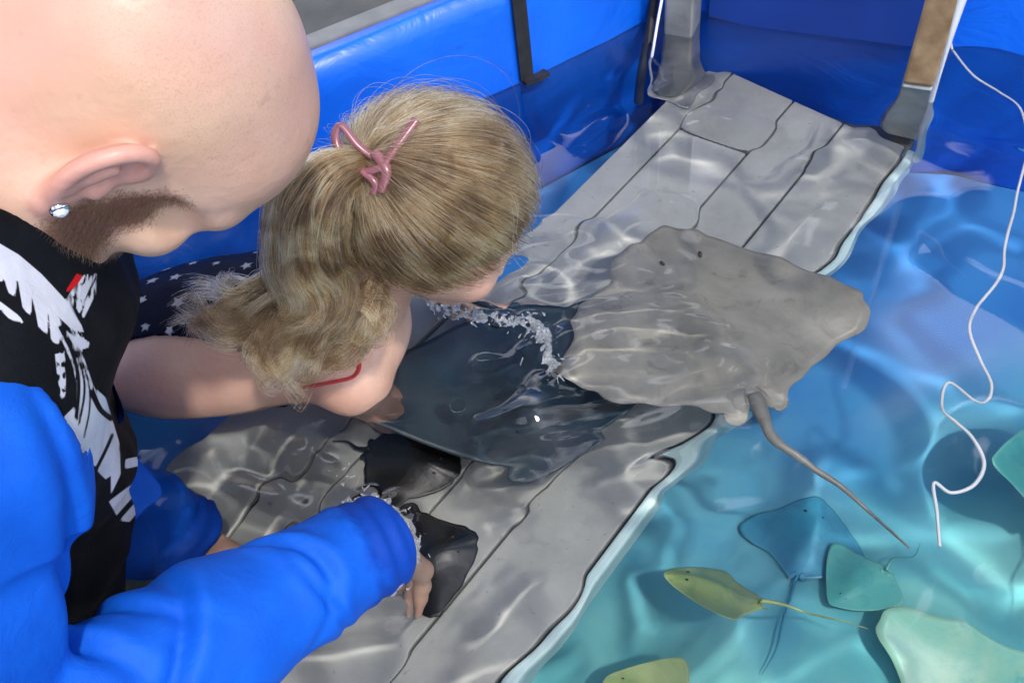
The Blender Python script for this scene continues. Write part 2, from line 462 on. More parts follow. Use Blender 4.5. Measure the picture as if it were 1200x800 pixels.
M['navy'] = simple('navy_band', (.002, .034, .25), (.004, .046, .31), 6, .4, .2, 12)
_nE = A(-dE[1], dE[0]) * (1 if A(-dE[1], dE[0])[1] > 0 else -1)
_a, _b = corner + dE * .06, corner + dE * .365
prism('upper_band', [_a - _nE * .011, _b - _nE * .011, _b - _nE * .0065, _a - _nE * .0065], .003, WALL_Z - .004, M['navy'], tank, .001)  # darker blue strip on this wall, from waterline to rim
fl = mesh('pool_floor', [(p[0], p[1], -DEPTH) for p in poly][::-1], [tuple(range(len(poly)))], M['liner_floor'], smooth=False)
tag(fl, kind='structure')
g = mesh('ground', [(-400, -400, -.40), (400, -400, -.40), (400, 400, -.40), (-400, 400, -.40)], [(0, 1, 2, 3)], M['concrete'], smooth=False, receive=False)
tag(g, kind='structure')

# water: one closed body, its top a real wavy sheet
_wr = np.random.default_rng(5)
WAVES = []
for lam, amp, n in ((.36, .0032, 4), (.20, .0024, 5), (.11, .00075, 6), (.06, .00015, 5)):
    for _ in range(n):
        a = _wr.uniform(0, 2 * math.pi); k = 2 * math.pi / (lam * _wr.uniform(.8, 1.25))
        WAVES.append((k * math.cos(a), k * math.sin(a), _wr.uniform(0, 6.28), amp * _wr.uniform(.6, 1.2)))
CHOP = []
for lam, amp in ((.085, .0021), (.070, .0017), (.05, .0010), (.042, .0006), (.060, .0012)):
    a = _wr.uniform(-.5, .9); k = 2 * math.pi / lam
    CHOP.append((k * math.sin(a) * .6, k * math.cos(a), _wr.uniform(0, 6.28), amp))
FINE = []
for lam, amp in ((.038, .0015), (.031, .0010), (.026, .0007), (.043, .0014)):
    a = _wr.uniform(-.35, .55); k = 2 * math.pi / lam
    FINE.append((k * math.sin(a) * .7, k * math.cos(a), _wr.uniform(0, 6.28), amp))
HANDP = at(465, 615)[:2]; GIRLP = at(470, 420)[:2]; SPLP = under(640, 400, -.02)[:2]
def wave(x, y):
    h = np.zeros_like(x)
    wx = x + .03 * np.sin(7 * y + 1) + .012 * np.sin(19 * y + 5 * x); wy = y + .03 * np.sin(8 * x + 2) + .012 * np.sin(17 * x - 6 * y)
    for kx, ky, ph, a in WAVES: h = h + a * np.sin(kx * wx + ky * wy + ph)
    for c, amp, lam, fall in ((HANDP, .0035, .045, .10), (GIRLP, .0025, .06, .16), (SPLP, .0028, .05, .08)):
        r = np.hypot(x - c[0], y - c[1]) * (1 + .15 * np.sin(3 * np.arctan2(y - c[1], x - c[0])))
        h = h + amp * np.sin(2 * math.pi * r / lam) * np.exp(-r / fall) * np.clip(r / .03, 0, 1)
    env = np.exp(-(((x - .02) / .32) ** 2 + ((y - .54) / .18) ** 2)) + .5 * np.exp(-(((x - .28) / .16) ** 2 + ((y - 1.0) / .12) ** 2))
    for kx, ky, ph, a in CHOP: h = h + env * a * np.sin(kx * wx + ky * wy + ph + 1.2 * np.sin(9 * x - 7 * y + ph))
    e2 = np.exp(-(((x + .07) / .22) ** 2 + ((y - .49) / .15) ** 2)) + .45 * np.exp(-(((x - .16) / .16) ** 2 + ((y - .56) / .12) ** 2))
    for kx, ky, ph, a in FINE: h = h + e2 * a * np.sin(kx * wx + ky * wy + ph + 1.5 * np.sin(21 * x - 13 * y + ph)) * (.6 + .4 * np.sin(11 * x + 17 * y + ph))
    for P_, wd_, am_ in RIDGES:
        for a_, b_ in zip(P_[:-1], P_[1:]):
            ab = b_ - a_; t = np.clip(((x - a_[0]) * ab[0] + (y - a_[1]) * ab[1]) / ab.dot(ab), 0, 1)
            r = np.hypot(x - a_[0] - t * ab[0], y - a_[1] - t * ab[1])
            h = np.maximum(h, h * .6 + am_ * np.exp(-(r / wd_) ** 2) * (.65 + .35 * np.sin(160 * x + 3) * np.sin(190 * y)))
    return h
RIDGES = [(np.array([at(*q)[:2] for q in ((500, 352), (540, 368), (580, 376), (618, 378), (632, 392), (642, 412), (650, 436))]), .011, .0075),
          (np.array([at(*q)[:2] for q in ((404, 592), (430, 584), (458, 590), (474, 602), (482, 630), (470, 662), (456, 682))]), .010, .0065)]
def build_water():
    xs = np.concatenate([np.arange(-1.8, -.56, .012), np.arange(-.56, .62, .0042), np.arange(.62, 1.3, .0075), np.arange(1.3, 1.95, .014)])
    ys = np.concatenate([np.arange(-.8, .16, .012), np.arange(.16, .86, .0042), np.arange(.86, 1.3, .0065)])
    nx, ny = len(xs) - 1, len(ys) - 1
    X, Y = np.meshgrid(xs, ys, indexing='ij')
    Vv = np.stack([X, Y, wave(X, Y)], -1).reshape(-1, 3)
    i, j = np.meshgrid(np.arange(nx), np.arange(ny), indexing='ij'); q = (i * (ny + 1) + j).ravel()
    Fq = np.stack([q, q + ny + 1, q + ny + 2, q + 1], -1)
    c = Vv[Fq].mean(1)[:, :2]; keep = np.ones(len(Fq), bool)
    for k in range(len(poly)):
        a, b = poly[k], poly[(k + 1) % len(poly)]; d = unit(b - a); n = A(-d[1], d[0])
        if n.dot((a + b) / 2 - A(.2, .4)) < 0: n = -n
        keep &= (c - a) @ n < .022
    Fq = Fq[keep]
    me = bpy.data.meshes.new('water')
    used = np.unique(Fq); mp = np.zeros(len(Vv), int); mp[used] = np.arange(len(used))
    me.from_pydata([tuple(v) for v in Vv[used]], [], [tuple(f) for f in mp[Fq].tolist()])
    bm = bmesh.new(); bm.from_mesh(me)
    be = [e for e in bm.edges if e.is_boundary]
    r = bmesh.ops.extrude_edge_only(bm, edges=be)
    nv = [v for v in r['geom'] if isinstance(v, bmesh.types.BMVert)]
    for v in nv: v.co.z = -DEPTH - .012
    bmesh.ops.contextual_create(bm, geom=[e for e in r['geom'] if isinstance(e, bmesh.types.BMEdge)])
    bmesh.ops.recalc_face_normals(bm, faces=bm.faces)
    for f in bm.faces: f.smooth = f.normal.z > .5
    bm.to_mesh(me); bm.free()
    o = link('water', me, M['water'], None, False); o.cycles.is_caustics_caster = True
    return tag(o, kind='structure')
water = build_water()

# ------------------------------------------------------------------ submerged bench
def bench():
    z = SHELF
    far_l, far_r = under(785, 108, z), under(1064, 172, z)
    e0, e1 = under(1062, 190, z), under(612, 800, z)
    de = unit((e1 - e0)[:2]); de3 = A(de[0], de[1], 0)
    w0, w1 = under(786, 112, z), under(602, 262, z)
    nrm = A(-de[1], de[0])
    if nrm.dot(w0[:2] - e0[:2]) < 0: nrm = -nrm
    W = (w0 - e0)[:2].dot(nrm)
    root = empty('submerged_bench', (e0[0], e0[1], -DEPTH), 'grey panelled bench with dark seams lying under the water along the tank wall', 'bench')
    L = 1.75; org = e0[:2] - de * .02
    # the panels: seams follow the joints seen in the photo
    s_ref = []
    for (px, py) in ((700, 250), (830, 232), (935, 210)):
        s_ref.append((under(px, py, z)[:2] - org).dot(nrm))
    cuts = [0.015] + sorted(s_ref) + [W * 1.0]
    gap = .0028
    wfar = lambda t: 0.0
    P = lambda s, t: org + de * s + nrm * t
    for k in range(len(cuts) - 1):
        a, b = cuts[k] + gap / 2, cuts[k + 1] - gap / 2
        lens = [(0.0, L)] if k != 2 else [(0.0, .105), (.112, L)]
        if k == 1: lens = [(0, L)]
        for (s0, s1) in lens:
            # skew the far end to meet the far wall
            off = lambda t: .055 * (t / W)
            pts = [P(s0 - (off(a) if s0 == 0 else 0), a), P(s1, a), P(s1, b), P(s0 - (off(b) if s0 == 0 else 0), b)]
            prism('panel', pts, z - .012, z, M['bench'], root, .002)
    prism('panel', [P(.50, W + .0045), P(1.0, W + .0045), P(1.0, W + .12), P(.56, W + .12)], z - .012, z, M['bench'], root, .002)
    prism('underframe', [P(.51, W - .004), P(.99, W - .004), P(.99, W + .11), P(.57, W + .11)], z - .03, z - .013, M['bench_dark'], root)
    prism('underframe', [P(-.03, .0135), P(L, .0135), P(L, W - .006), P(-.03, W - .006)], z - .03, z - .013, M['bench_dark'], root)
    prism('edge_trim', [P(-.0, 0), P(L, 0), P(L, .0125), P(-.0, .0125)], z - .036, z + .004, M['trim'], root, .004)
    for s in (.03, .6, 1.2, 1.7):
        for t in (.05, W - .06):
            prism('leg', [P(s, t), P(s + .03, t), P(s + .03, t + .03), P(s, t + .03)], -DEPTH, z - .031, M['steel'], root)
    return root
bench()

# ------------------------------------------------------------------ posts, strap, pipe, light line, cable
def post(px, py, z, w, mat, mat2, label, name, cat, z_split, flange):
    p = under(px, py, z)
    r = empty(name, (p[0], p[1], z), label, cat)
    a = dE * w / 2; b = A(-dE[1], dE[0]) * w / 2; c = p[:2]
    sq = lambda k: [c - k * a - k * b, c + k * a - k * b, c + k * a + k * b, c - k * a + k * b]
    prism('shaft', sq(1), z + .008, z_split, mat2, r, .004)
    prism('upper_shaft', sq(.985), z_split + .001, .62, mat, r, .004)
    if flange: prism('base_plate', sq(1.7), z, z + .0075, M['steel'], r, .003)
    return r
post(796, 100, SHELF, .044, M['steel'], M['steel'], 'square steel post standing in the tank corner on the bench', 'steel_post', 'post', .30, True)
post(1058, 160, SHELF, .040, M['wood'], M['steel'], 'brown weathered wooden post with a grey foot at the far end of the bench', 'wooden_post', 'post', .004, False)

def wall_pt(px, py, off=.0):
    # a point on the inner face of the long wall, seen at this pixel
    n = A(-dL[1], dL[0]); v = ray(px, py); a = cL0 - n * off
    t = (a - CAM[:2]).dot(n) / v[:2].dot(n); return CAM + t * v
def end_pt(px, py, off=.0):
    n = A(-dE[1], dE[0])
    if n.dot(A(0, 1)) < 0: n = -n
    v = ray(px, py); a = cE0 - n * off
    t = (a - CAM[:2]).dot(n) / v[:2].dot(n); return CAM + t * v
sb, st = wall_pt(618, 97, .004), wall_pt(606, 2, .004)
strap = empty('wall_strap', tuple(sb), 'black strap hanging over the blue wall with a small foot at the waterline', 'strap')
def quad_strip(name, P, wdir, w, th, mat, parent):
    V = []; Fc = []; P = np.asarray(P)
    nrm = A(*(-A(-dL[1], dL[0])), 0)
    T = np.gradient(P, axis=0)
    for p, t in zip(P, T):
        n = unit(np.cross(t, wdir))
        for s, q in ((-1, -1), (1, -1), (1, 1), (-1, 1)): V.append(p + wdir * w / 2 * s + n * th / 2 * q)
    for i in range(len(P) - 1):
        for k in range(4): Fc.append((4 * i + k, 4 * i + (k + 1) % 4, 4 * i + 4 + (k + 1) % 4, 4 * i + 4 + k))
    Fc += [(3, 2, 1, 0), (4 * len(P) - 4, 4 * len(P) - 3, 4 * len(P) - 2, 4 * len(P) - 1)]
    o = mesh(name, V, Fc, mat, parent, smooth=False); bm = bmesh.new(); bm.from_mesh(o.data); bmesh.ops.recalc_face_normals(bm, faces=bm.faces); bm.to_mesh(o.data); bm.free(); return o
wd = A(dL[0], dL[1], 0); nL = A(-dL[1], dL[0], 0)
b2 = sb[:2]
quad_strip('webbing', [A(b2[0], b2[1], .004) , A(b2[0], b2[1], .07), A(b2[0], b2[1], .13), A(b2[0], b2[1], .151) + nL * .006, A(b2[0], b2[1], .1535) + nL * .03, A(b2[0], b2[1], .15) + nL * .05, A(b2[0], b2[1], .05) + nL * .055], wd, .021, .004, M['strap'], strap)
quad_strip('foot_tab', [A(b2[0], b2[1], .004) - nL * .004 - wd * .008, A(b2[0], b2[1], .004) - nL * .006 + wd * .016, A(b2[0], b2[1], .007) - nL * .008 + wd * .030], nL, .014, .006, M['strap'], strap)

# white pipe beside the wooden post
pb = under(1070, 186, SHELF); pt = A(pb[0] + .004, pb[1] + .002, .62)
o = tube('pipe', [A(pb[0], pb[1], SHELF + .005), A(pb[0], pb[1], -.05), A(pb[0], pb[1], .15), pt], .0055, M['white_pvc'], None, 12)
tag(o, 'thin white upright pipe beside the wooden post at the bench corner', 'pipe')
# black cable and a pale air line in the corner
c0 = end_pt(768, 40, .02)
o = tube('cable', catmull([A(c0[0], c0[1], .4), A(c0[0] + .004, c0[1], .2), A(c0[0] - .002, c0[1], .05), under(752, 85, -.03), under(748, 120, -.12)], 8), .007, M['strap'], None, 10)
tag(o, 'black cable hanging down in the tank corner beside the steel post', 'cable')
o = tube('air_line', catmull([A(c0[0] + .02, c0[1] - .012, .4), A(c0[0] + .018, c0[1] - .012, .15), at(768, 42, .03), under(762, 78, -.03), under(768, 110, -.13)], 8), .0022, M['white_pvc'], None, 8)
tag(o, 'thin pale air line dropping down beside the black cable', 'air line')

# wobbling light on the water, modelled as a thin white tube
hp = [end_pt(1106, -60, .012), end_pt(1109, -10, .012), end_pt(1112, 30, .012)]
light_line_px = [(1118, 62), (1140, 88), (1172, 108), (1196, 128), (1204, 175), (1192, 235), (1176, 290), (1172, 325), (1146, 358), (1136, 385), (1148, 420), (1162, 452), (1150, 474), (1112, 448), (1104, 478), (1122, 496), (1140, 515), (1152, 545), (1142, 570), (1118, 578), (1098, 566), (1102, 600), (1104, 640)]
hz = [-.004 - .035 * min(1, i / 6) for i in range(len(light_line_px))]
hp += [under(x, y, z) for (x, y), z in zip(light_line_px, hz)]
o = tube('light_line', catmull(hp, 8), .0017, M['white_pvc'], None, 8)
tag(o, 'wobbling white line of light on the water, built as a thin tube', 'light_line')

# boardwalk beyond the long wall
deck = empty('boardwalk', tuple(A(*(cL0 + A(-dL[1], dL[0]) * .3), -.4)), 'charcoal boardwalk with a lighter metal edge behind the blue tank wall', 'boardwalk')
def strip_along(name, t0, t1, z0, z1, mat, bev=.003, s0=-2.0, s1=.45):
    n = A(-dL[1], dL[0]); p = lambda s, t: cL0 + dL * s + n * t
    return prism(name, [p(s0, t0), p(s1, t0), p(s1, t1), p(s0, t1)], z0, z1, mat, deck, bev)
strip_along('edge_strip', .052, .088, -.4, .142, M['alu'])
for k in range(6): strip_along('board', .092 + .115 * k, .202 + .115 * k, .105, .135, M['charcoal'])
strip_along('support', .092, .78, -.4, .1045, M['bench_dark'], 0)

# ------------------------------------------------------------------ stingrays
def stingray(name, label, mats, centre, yaw, size, pitch=0, roll=0, curl=(0, 0), tailpts=None, group=None, flat=1.0, thick=.13, widen=1.0, wig=0):
    """local x = to its right, y = forward (snout), unit = disc length"""
    half = [(0, .50), (.10, .475), (.22, .40), (.40, .24), (.56, .08), (.66, -.06), (.70, -.16), (.64, -.25), (.50, -.31), (.34, -.38), (.20, -.455), (.09, -.50), (0, -.49)]
    out = half + [(-x, y) for x, y in half[1:-1]][::-1]
    O = catmull(A(*out) if False else np.array(out), 5, closed=True); O[:, 0] *= widen; _k = np.arange(len(O)) * 2 * math.pi / len(O); O *= (1 + wig * (.009 * np.sin(7 * _k + size * 90) + .007 * np.sin(13 * _k + 2) + .005 * np.sin(23 * _k)))[:, None]
    nr = 16; n = len(O); cen = A(0, .05)
    cy, sy = math.cos(yaw), math.sin(yaw); cp, sp = math.cos(pitch), math.sin(pitch); cr, sr = math.cos(roll), math.sin(roll)
    Rr = np.array([[cr, 0, sr], [0, 1, 0], [-sr, 0, cr]]); Rp = np.array([[1, 0, 0], [0, cp, -sp], [0, sp, cp]]); Ry = np.array([[cy, -sy, 0], [sy, cy, 0], [0, 0, 1]])
    Rm = Ry @ Rp @ Rr
    def bend(x, y):
        c = np.where(x > 0, curl[1], curl[0])
        return c * (np.abs(x) / .7) ** 2 * .35 + wig * .03 * np.sin(9 * y + 5 * np.abs(x)) * np.abs(x)
    def world(q):
        q = np.asarray(q, float).copy(); q[..., 2] += bend(q[..., 0], q[..., 1])
        return A(*centre) + size * (q @ Rm.T)
    V = []; rim = []; belly = []
    for side in (1, -1):
        for i in range(nr + 1):
            r = i / nr
            for p in O:
                q = cen + (p - cen) * r
                t = thick * ((1 - r ** 1.6) ** 1.1 * (.30 + .70 * math.exp(-(q[0] / .17) ** 2)) + .02 * (1 - r)) * (1 + .25 * math.exp(-((q[1] - .22) / .14) ** 2) * math.exp(-(q[0] / .12) ** 2))
                if r == 1: t = .004
                V.append((q[0], q[1], t * (.72 if side > 0 else -.28))); rim.append(r); belly.append(0 if side > 0 else 1)
    Fc = []
    for side in (0, 1):
        b = side * (nr + 1) * n
        for i in range(nr):
            for k in range(n):
                f = (b + i * n + k, b + i * n + (k + 1) % n, b + (i + 1) * n + (k + 1) % n, b + (i + 1) * n + k)
                Fc.append(f if side == 0 else f[::-1])
    b = (nr + 1) * n
    for k in range(n):
        Fc.append((nr * n + k, nr * n + (k + 1) % n, b + nr * n + (k + 1) % n, b + nr * n + k))
    root = empty(name, tuple(centre), label, 'stingray', group)
    body = mesh('body', world(np.array(V)), Fc, mats, root)
    bm = bmesh.new(); bm.from_mesh(body.data); bmesh.ops.remove_doubles(bm, verts=[v for v in bm.verts if (v.co - bm.verts[:][0].co).length < 1e-6], dist=1e-7); bmesh.ops.recalc_face_normals(bm, faces=bm.faces)
    lay = None; bm.to_mesh(body.data); bm.free()
    # attributes again, by position in the disc frame
    co = np.array([v.co for v in body.data.vertices]); lc = ((co - A(*centre) + 0) / size) @ Rm
    lc[:, 2] -= bend(lc[:, 0], lc[:, 1])
    ang = np.arctan2(O[:, 1] - cen[1], O[:, 0] - cen[0]); rad = np.hypot(*(O - cen).T); oo = np.argsort(ang)
    rr = np.hypot(lc[:, 0], lc[:, 1] - cen[1]) / np.interp(np.arctan2(lc[:, 1] - cen[1], lc[:, 0]), ang[oo], rad[oo], period=2 * math.pi)
    attr(body, 'rim', rr); attr(body, 'belly', (lc[:, 2] < -.002).astype(float))
    for s in (-1, 1):
        fv, ff = ball_geo((0, 0, 0), (.036, .075, .005), 16, 8); fv = np.array(fv)
        fv[:, 0] *= 1 + 4.5 * np.clip(-fv[:, 1], -.03, .06)
        fv[:, 2] += .006 * np.sin(40 * fv[:, 1])
        ca_, sa_ = math.cos(s * .62), math.sin(s * .62)
        fv = fv @ np.array([[ca_, sa_, 0], [-sa_, ca_, 0], [0, 0, 1]]) + A(s * .065, -.465, .003)
        pf = mesh('pelvic_fin', world(fv), ff, mats, root); attr(pf, 'rim', np.zeros(len(fv))); attr(pf, 'belly', np.zeros(len(fv)))
        ev, ef = ball_geo((0, 0, 0), (.011, .017, .011), 10, 8)
        ev = world(A(s * .085, .27, thick * .60) + np.array(ev)); e = mesh('eye', ev, ef, M['iris'], root)
    if tailpts is None: tailpts = [(0, -.47, .03), (.01, -.7, .02), (-.02, -.95, .02), (.03, -1.3, .02), (.0, -1.6, .01)]
    P = catmull(world(np.array(tailpts, float)) if len(tailpts[0]) == 3 and max(abs(t[1]) for t in tailpts) > .45 and tailpts[0][1] < 0 else np.array(tailpts), 8)
    T = np.linspace(1, 0, len(P)); tl = tube('tail', P, size * (.004 + .024 * T ** 1.3), mats, root, 8)
    attr(tl, 'rim', np.full(len(tl.data.vertices), .0)); attr(tl, 'belly', np.zeros(len(tl.data.vertices)))
    return root
def yaw_to(v): return math.atan2(-v[0], v[1])
# the big brown ray on the bench: wing tips at the girl's hand and over the bench edge
zr = -.07
tipA, tipB = under(648, 420, zr), under(1000, 330, zr); tb = under(880, 470, zr)
ctr = (tipA + tipB) / 2
hd = unit(A(-(tipB - tipA)[1], (tipB - tipA)[0], 0)); hd = hd if hd.dot(ctr - tb) > 0 else -hd
hd = unit(hd * 1.0 + unit((ctr - tb) * A(1, 1, 0)) * .6)
span = np.linalg.norm(tipB - tipA)
size = .285
tailw = [tb, under(905, 512, -.07), under(940, 540, -.075), under(985, 568, -.08), under(1020, 598, -.09), under(1066, 640, -.08)]
def local_tail(ws, centre, yaw, size):
    Ry = np.array([[math.cos(yaw), -math.sin(yaw), 0], [math.sin(yaw), math.cos(yaw), 0], [0, 0, 1]])
    return [tuple(((w - A(*centre)) / size) @ Ry) for w in ws]
yw = yaw_to(hd); c3 = tb + A(hd[0], hd[1], 0) * size * .47; c3[2] = zr
stingray('stingray', 'large grey brown stingray lying across the bench edge beside the white splash', M['ray_brown'], tuple(c3), yw, size, curl=(.10, -.12), tailpts=local_tail(tailw, c3, yw, size), group='stingrays in the tank', widen=span / (1.4 * size), thick=.095, wig=2)
RAYS_IN = 'stingrays in the tank'
zb = -.148  # dark patches of shade near the hand, given the shape of small rays
for (bx, by), (lx, ly), bsz, lab in (((484, 540), (560, 560), .115, 'small shade patch built as a black stingray between the girl and the blue cuff'), ((505, 652), (580, 620), .105, 'small shade patch built as a black stingray just past the wet hand at the blue cuff')):
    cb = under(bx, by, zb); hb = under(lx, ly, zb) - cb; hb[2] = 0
    stingray('stingray', lab, M['shade_black'], tuple(cb), yaw_to(unit(hb)), bsz, curl=(.05, -.08), group=RAYS_IN, thick=.10, widen=.85, wig=2,  # ray shape stands in for a patch of shade
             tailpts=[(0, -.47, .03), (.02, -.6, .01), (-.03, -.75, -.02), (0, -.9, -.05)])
cs = under(612, 449, -.098)  # shadow band across the bench, put in as a dark ray shape
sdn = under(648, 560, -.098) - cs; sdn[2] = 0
stingray('stingray', 'dark shadow band on the bench built as a slate stingray, half covered by the brown one', M['shade_slate'], tuple(cs), yaw_to(unit(sdn)), .23, curl=(.0, .36), group=RAYS_IN, thick=.11, widen=1.30,  # ray shape stands in for the shadow band
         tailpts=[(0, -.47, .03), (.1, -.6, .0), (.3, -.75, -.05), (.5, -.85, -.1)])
def deep(px, py, z, look, size, mat, label, **kw):
    c = under(px, py, z); h = under(*look, z) - c
    stingray('stingray', label, M[mat], tuple(c), yaw_to(unit(h)), size, group=RAYS_IN, **kw)
deep(835, 690, -.24, (760, 668), .105, 'ray_yellow', 'slim yellow green stingray swimming tilted below the bench edge', roll=.75, pitch=.1, curl=(.35, -.3), widen=.9, thick=.10)
deep(945, 628, -.342, (965, 560), .105, 'ray_grey', 'blue teal stingray on the pool floor beside the long brown tail', roll=0, curl=(.04, .04), thick=.06)
deep(1008, 690, -.33, (950, 730), .08, 'ray_olive', 'small teal green stingray between the blue one and the pale one', roll=.12, curl=(.1, .2), thick=.06, tailpts=[(0, -.47, .03), (.05, -.65, .1), (-.1, -.85, .2), (-.05, -1.0, .35)])
deep(1175, 850, -.335, (1250, 800), .18, 'ray_pale', 'pale yellow green stingray spread flat on the pool floor at the bottom corner', roll=.1, curl=(.15, .1), thick=.08, wig=1)
deep(1212, 560, -.30, (1210, 470), .11, 'ray_olive', 'teal green stingray at the edge of view behind the white line of light', roll=.6, curl=(.2, .2), thick=.09)
deep(755, 830, -.26, (700, 800), .09, 'ray_yellow', 'yellow stingray mostly cut off at the bottom of the photo', roll=.1, curl=(.2, .2), thick=.1)

# ------------------------------------------------------------------ the man
HS = .98
Hc = A(-.1853, .4766, .4402)
HA = np.array([[.2064, -.9718, -.1142], [.1465, .1461, -.9784], [.9674, .1852, .1726]])
hx_, hy_, hz_ = HA
hw = lambda x, y, z: Hc + HS * (x * hx_ + y * hy_ + z * hz_)
def ear_sdf(q, s):
    # q in head frame; s=+1 right ear
    e = np.stack([q[:, 0] * s - .0765, q[:, 1] + .012, q[:, 2] + .036], -1)
    # tilt: back edge stands off the skull, top leans back
    a = math.radians(24); ca, sa = math.cos(a), math.sin(a)
    e = np.stack([ca * e[:, 0] + sa * e[:, 1], -sa * e[:, 0] + ca * e[:, 1], e[:, 2]], -1)
    b = math.radians(12); cb_, sb_ = math.cos(b), math.sin(b)
    e = np.stack([e[:, 0], cb_ * e[:, 1] + sb_ * e[:, 2], -sb_ * e[:, 1] + cb_ * e[:, 2]], -1)
    d = ell(e, (.004, -.003, .003), (.0065, .017, .027))
    d = smax(d, -ell(e, (.0115, .0005, -.002), (.0085, .0085, .0125)), .003)
    d = smax(d, -ell(e, (.0105, -.004, .014), (.004, .009, .010)), .003)
    hel = [(.004, .012, .004), (.009, .0135, .018), (.010, .005, .031), (.010, -.007, .031), (.010, -.017, .020), (.009, -.0195, .005), (.008, -.016, -.010), (.007, -.010, -.021)]
    hp = catmull(hel, 4)
    for u, v in zip(hp[:-1], hp[1:]): d = smin(d, cap(e, u, v, .0040, .0040), .003)
    d = smin(d, ell(e, (.006, -.003, -.027), (.005, .0085, .0105)), .005)
    d = smin(d, cap(e, (.006, .010, -.004), (.008, .009, -.011), .0042, .0035), .004)
    for u, v in (((.009, -.009, -.012), (.010, -.010, .002)), ((.010, -.010, .002), (.010, -.004, .014))): d = smin(d, cap(e, u, v, .0032, .0028), .004)
    return d
def head_sdf(p, girl=False):
    q = (p - Hc) @ HA.T / HS
    qa = q.copy(); qa[:, 0] = np.abs(q[:, 0])
    d = ell(q, (0, -.004, .006), (.079, .099, .090))
    d = smin(d, ell(q, (0, .052, .012), (.064, .042, .062)), .03)
    d = smin(d, ell(q, (0, .034, -.052), (.060, .062, .075)), .03)
    d = smin(d, cap(qa, (.058, .0, -.070), (.022, .066, -.122), .017, .018), .03)
    d = smin(d, ell(q, (0, .070, -.118), (.030, .026, .020)), .02)
    d = smin(d, cap(qa, (.012, .092, -.008), (.052, .070, -.004), .012, .012), .014)
    d = smin(d, ell(qa, (.047, .062, -.048), (.021, .020, .018)), .02)
    d = smax(d, -ell(qa, (.036, .096, -.029), (.024, .017, .013)), .010)
    d = smax(d, -ell(qa, (.070, .055, -.026), (.011, .018, .010)), .014)
    d = smin(d, cap(q, (0, .092, -.020), (0, .113, -.058), .009, .012), .010)
    d = smin(d, ell(qa, (.011, .103, -.061), (.009, .010, .008)), .006)
    d = smin(d, cap(qa, (0, .098, -.084), (.020, .088, -.085), .006, .004), .006)
    d = smin(d, cap(qa, (0, .096, -.093), (.018, .087, -.092), .006, .004), .006)
    for s in (1, -1): d = smin(d, ear_sdf(q, s), .006)
    return d * HS
C7 = hw(0, -.03, -.150) + A(0, 0, -.02)
tdir = unit(A(-.57, -.10, -.81)); lat = unit(np.cross(tdir, A(.66, 0, -.74))); 
if lat[1] > 0: lat = -lat                 # his right: toward the camera
frt = unit(np.cross(lat, tdir))
if frt[2] > 0: frt = -frt
TA = np.array([lat, frt, tdir])
tp = lambda x, y, z: C7 + x * lat + y * frt + z * tdir
S_R, S_L = A(-.345, .306, .322), A(-.365, .595, .30)
E_R = dist(-28, 905, .70); W_R = dist(444, 636, .80)
E_L = A(-.47, .50, .02); W_L = A(-.362, .462, -.095)
PEL = tp(0, .05, .50)
def hand_prims(w, d, palmn, side, curl=.5, L=.185):
    d = unit(d); palmn = unit(palmn - d * d.dot(palmn)); sd = np.cross(d, palmn) * side   # sd: toward the thumb
    pr = []
    k = L / .185
    for i, o in enumerate((.030, .010, -.010, -.028)):
        base = w + d * .085 * k + sd * o * .92 * k
        pr.append((w + d * .012 + sd * o * .45 * k, base, .0165 * k, .0125 * k))
        ln = (.072, .080, .074, .058)[i] * k
        p = base; ang = .12 + .08 * i
        for j, fr in enumerate((.45, .30, .25)):
            ang += curl * (.35, .5, .4)[j]
            q = p + (d * math.cos(ang) + palmn * math.sin(ang) + sd * (.10 * (1.2 - .8 * i))) * ln * fr
            pr.append((p, q, (.0098, .0090, .0082)[j] * k, (.0090, .0082, .0070)[j] * k)); p = q
    t0 = w + d * .022 * k + sd * .024 * k; t1 = t0 + (d * .55 + sd * .75 + palmn * .25) * .040 * k; t2 = t1 + (d * .8 + sd * .35 + palmn * .35) * .030 * k; t3 = t2 + (d * .85 + sd * .05 + palmn * .45) * .024 * k
    pr += [(t0, t1, .0135 * k, .0105 * k), (t1, t2, .0105 * k, .0092 * k), (t2, t3, .0092 * k, .0075 * k)]
    return pr
fdirR, fdirL = unit(W_R - E_R), unit(W_L - E_L)
HAND_R = hand_prims(W_R, unit(A(.16, .14, -.95)), A(-.5, -.5, -.2), 1, .55, .165)
HAND_L = hand_prims(W_L, unit(A(.55, -.45, -.28)), A(-.1, 0, -1), -1, .45)
K_R, K_L = PEL + A(.05, -.12, -.27), PEL + A(.05, .12, -.27)
def arm_sdf(p, S, E, W, off=0):
    d = cap(p, S, E, .047 + off, .041 + off)
    return smin(d, smin(cap(p, E, (E + W) / 2, .042 + off, .041 + off), cap(p, (E + W) / 2, W, .041 + off, .029 + off), .02), .02)
def torso_sdf(p):
    d = ell(p, tp(0, .025, .17), (.165, .105, .205), TA)
    d = smin(d, ell(p, tp(0, .050, .36), (.150, .118, .18), TA), .06)
    d = smin(d, ell(p, PEL, (.16, .12, .12), TA), .06)
    d = smin(d, cap(p, S_R, S_L, .062, .062), .06)
    for s, S in ((1, S_R), (-1, S_L)): d = smin(d, cap(p, hw(0, -.04, -.10), S * .6 + C7 * .4, .05, .045), .05)
    return d
def neck_sdf(p): return cap(p, hw(0, -.022, -.045), tp(0, .02, .04), .061, .068)
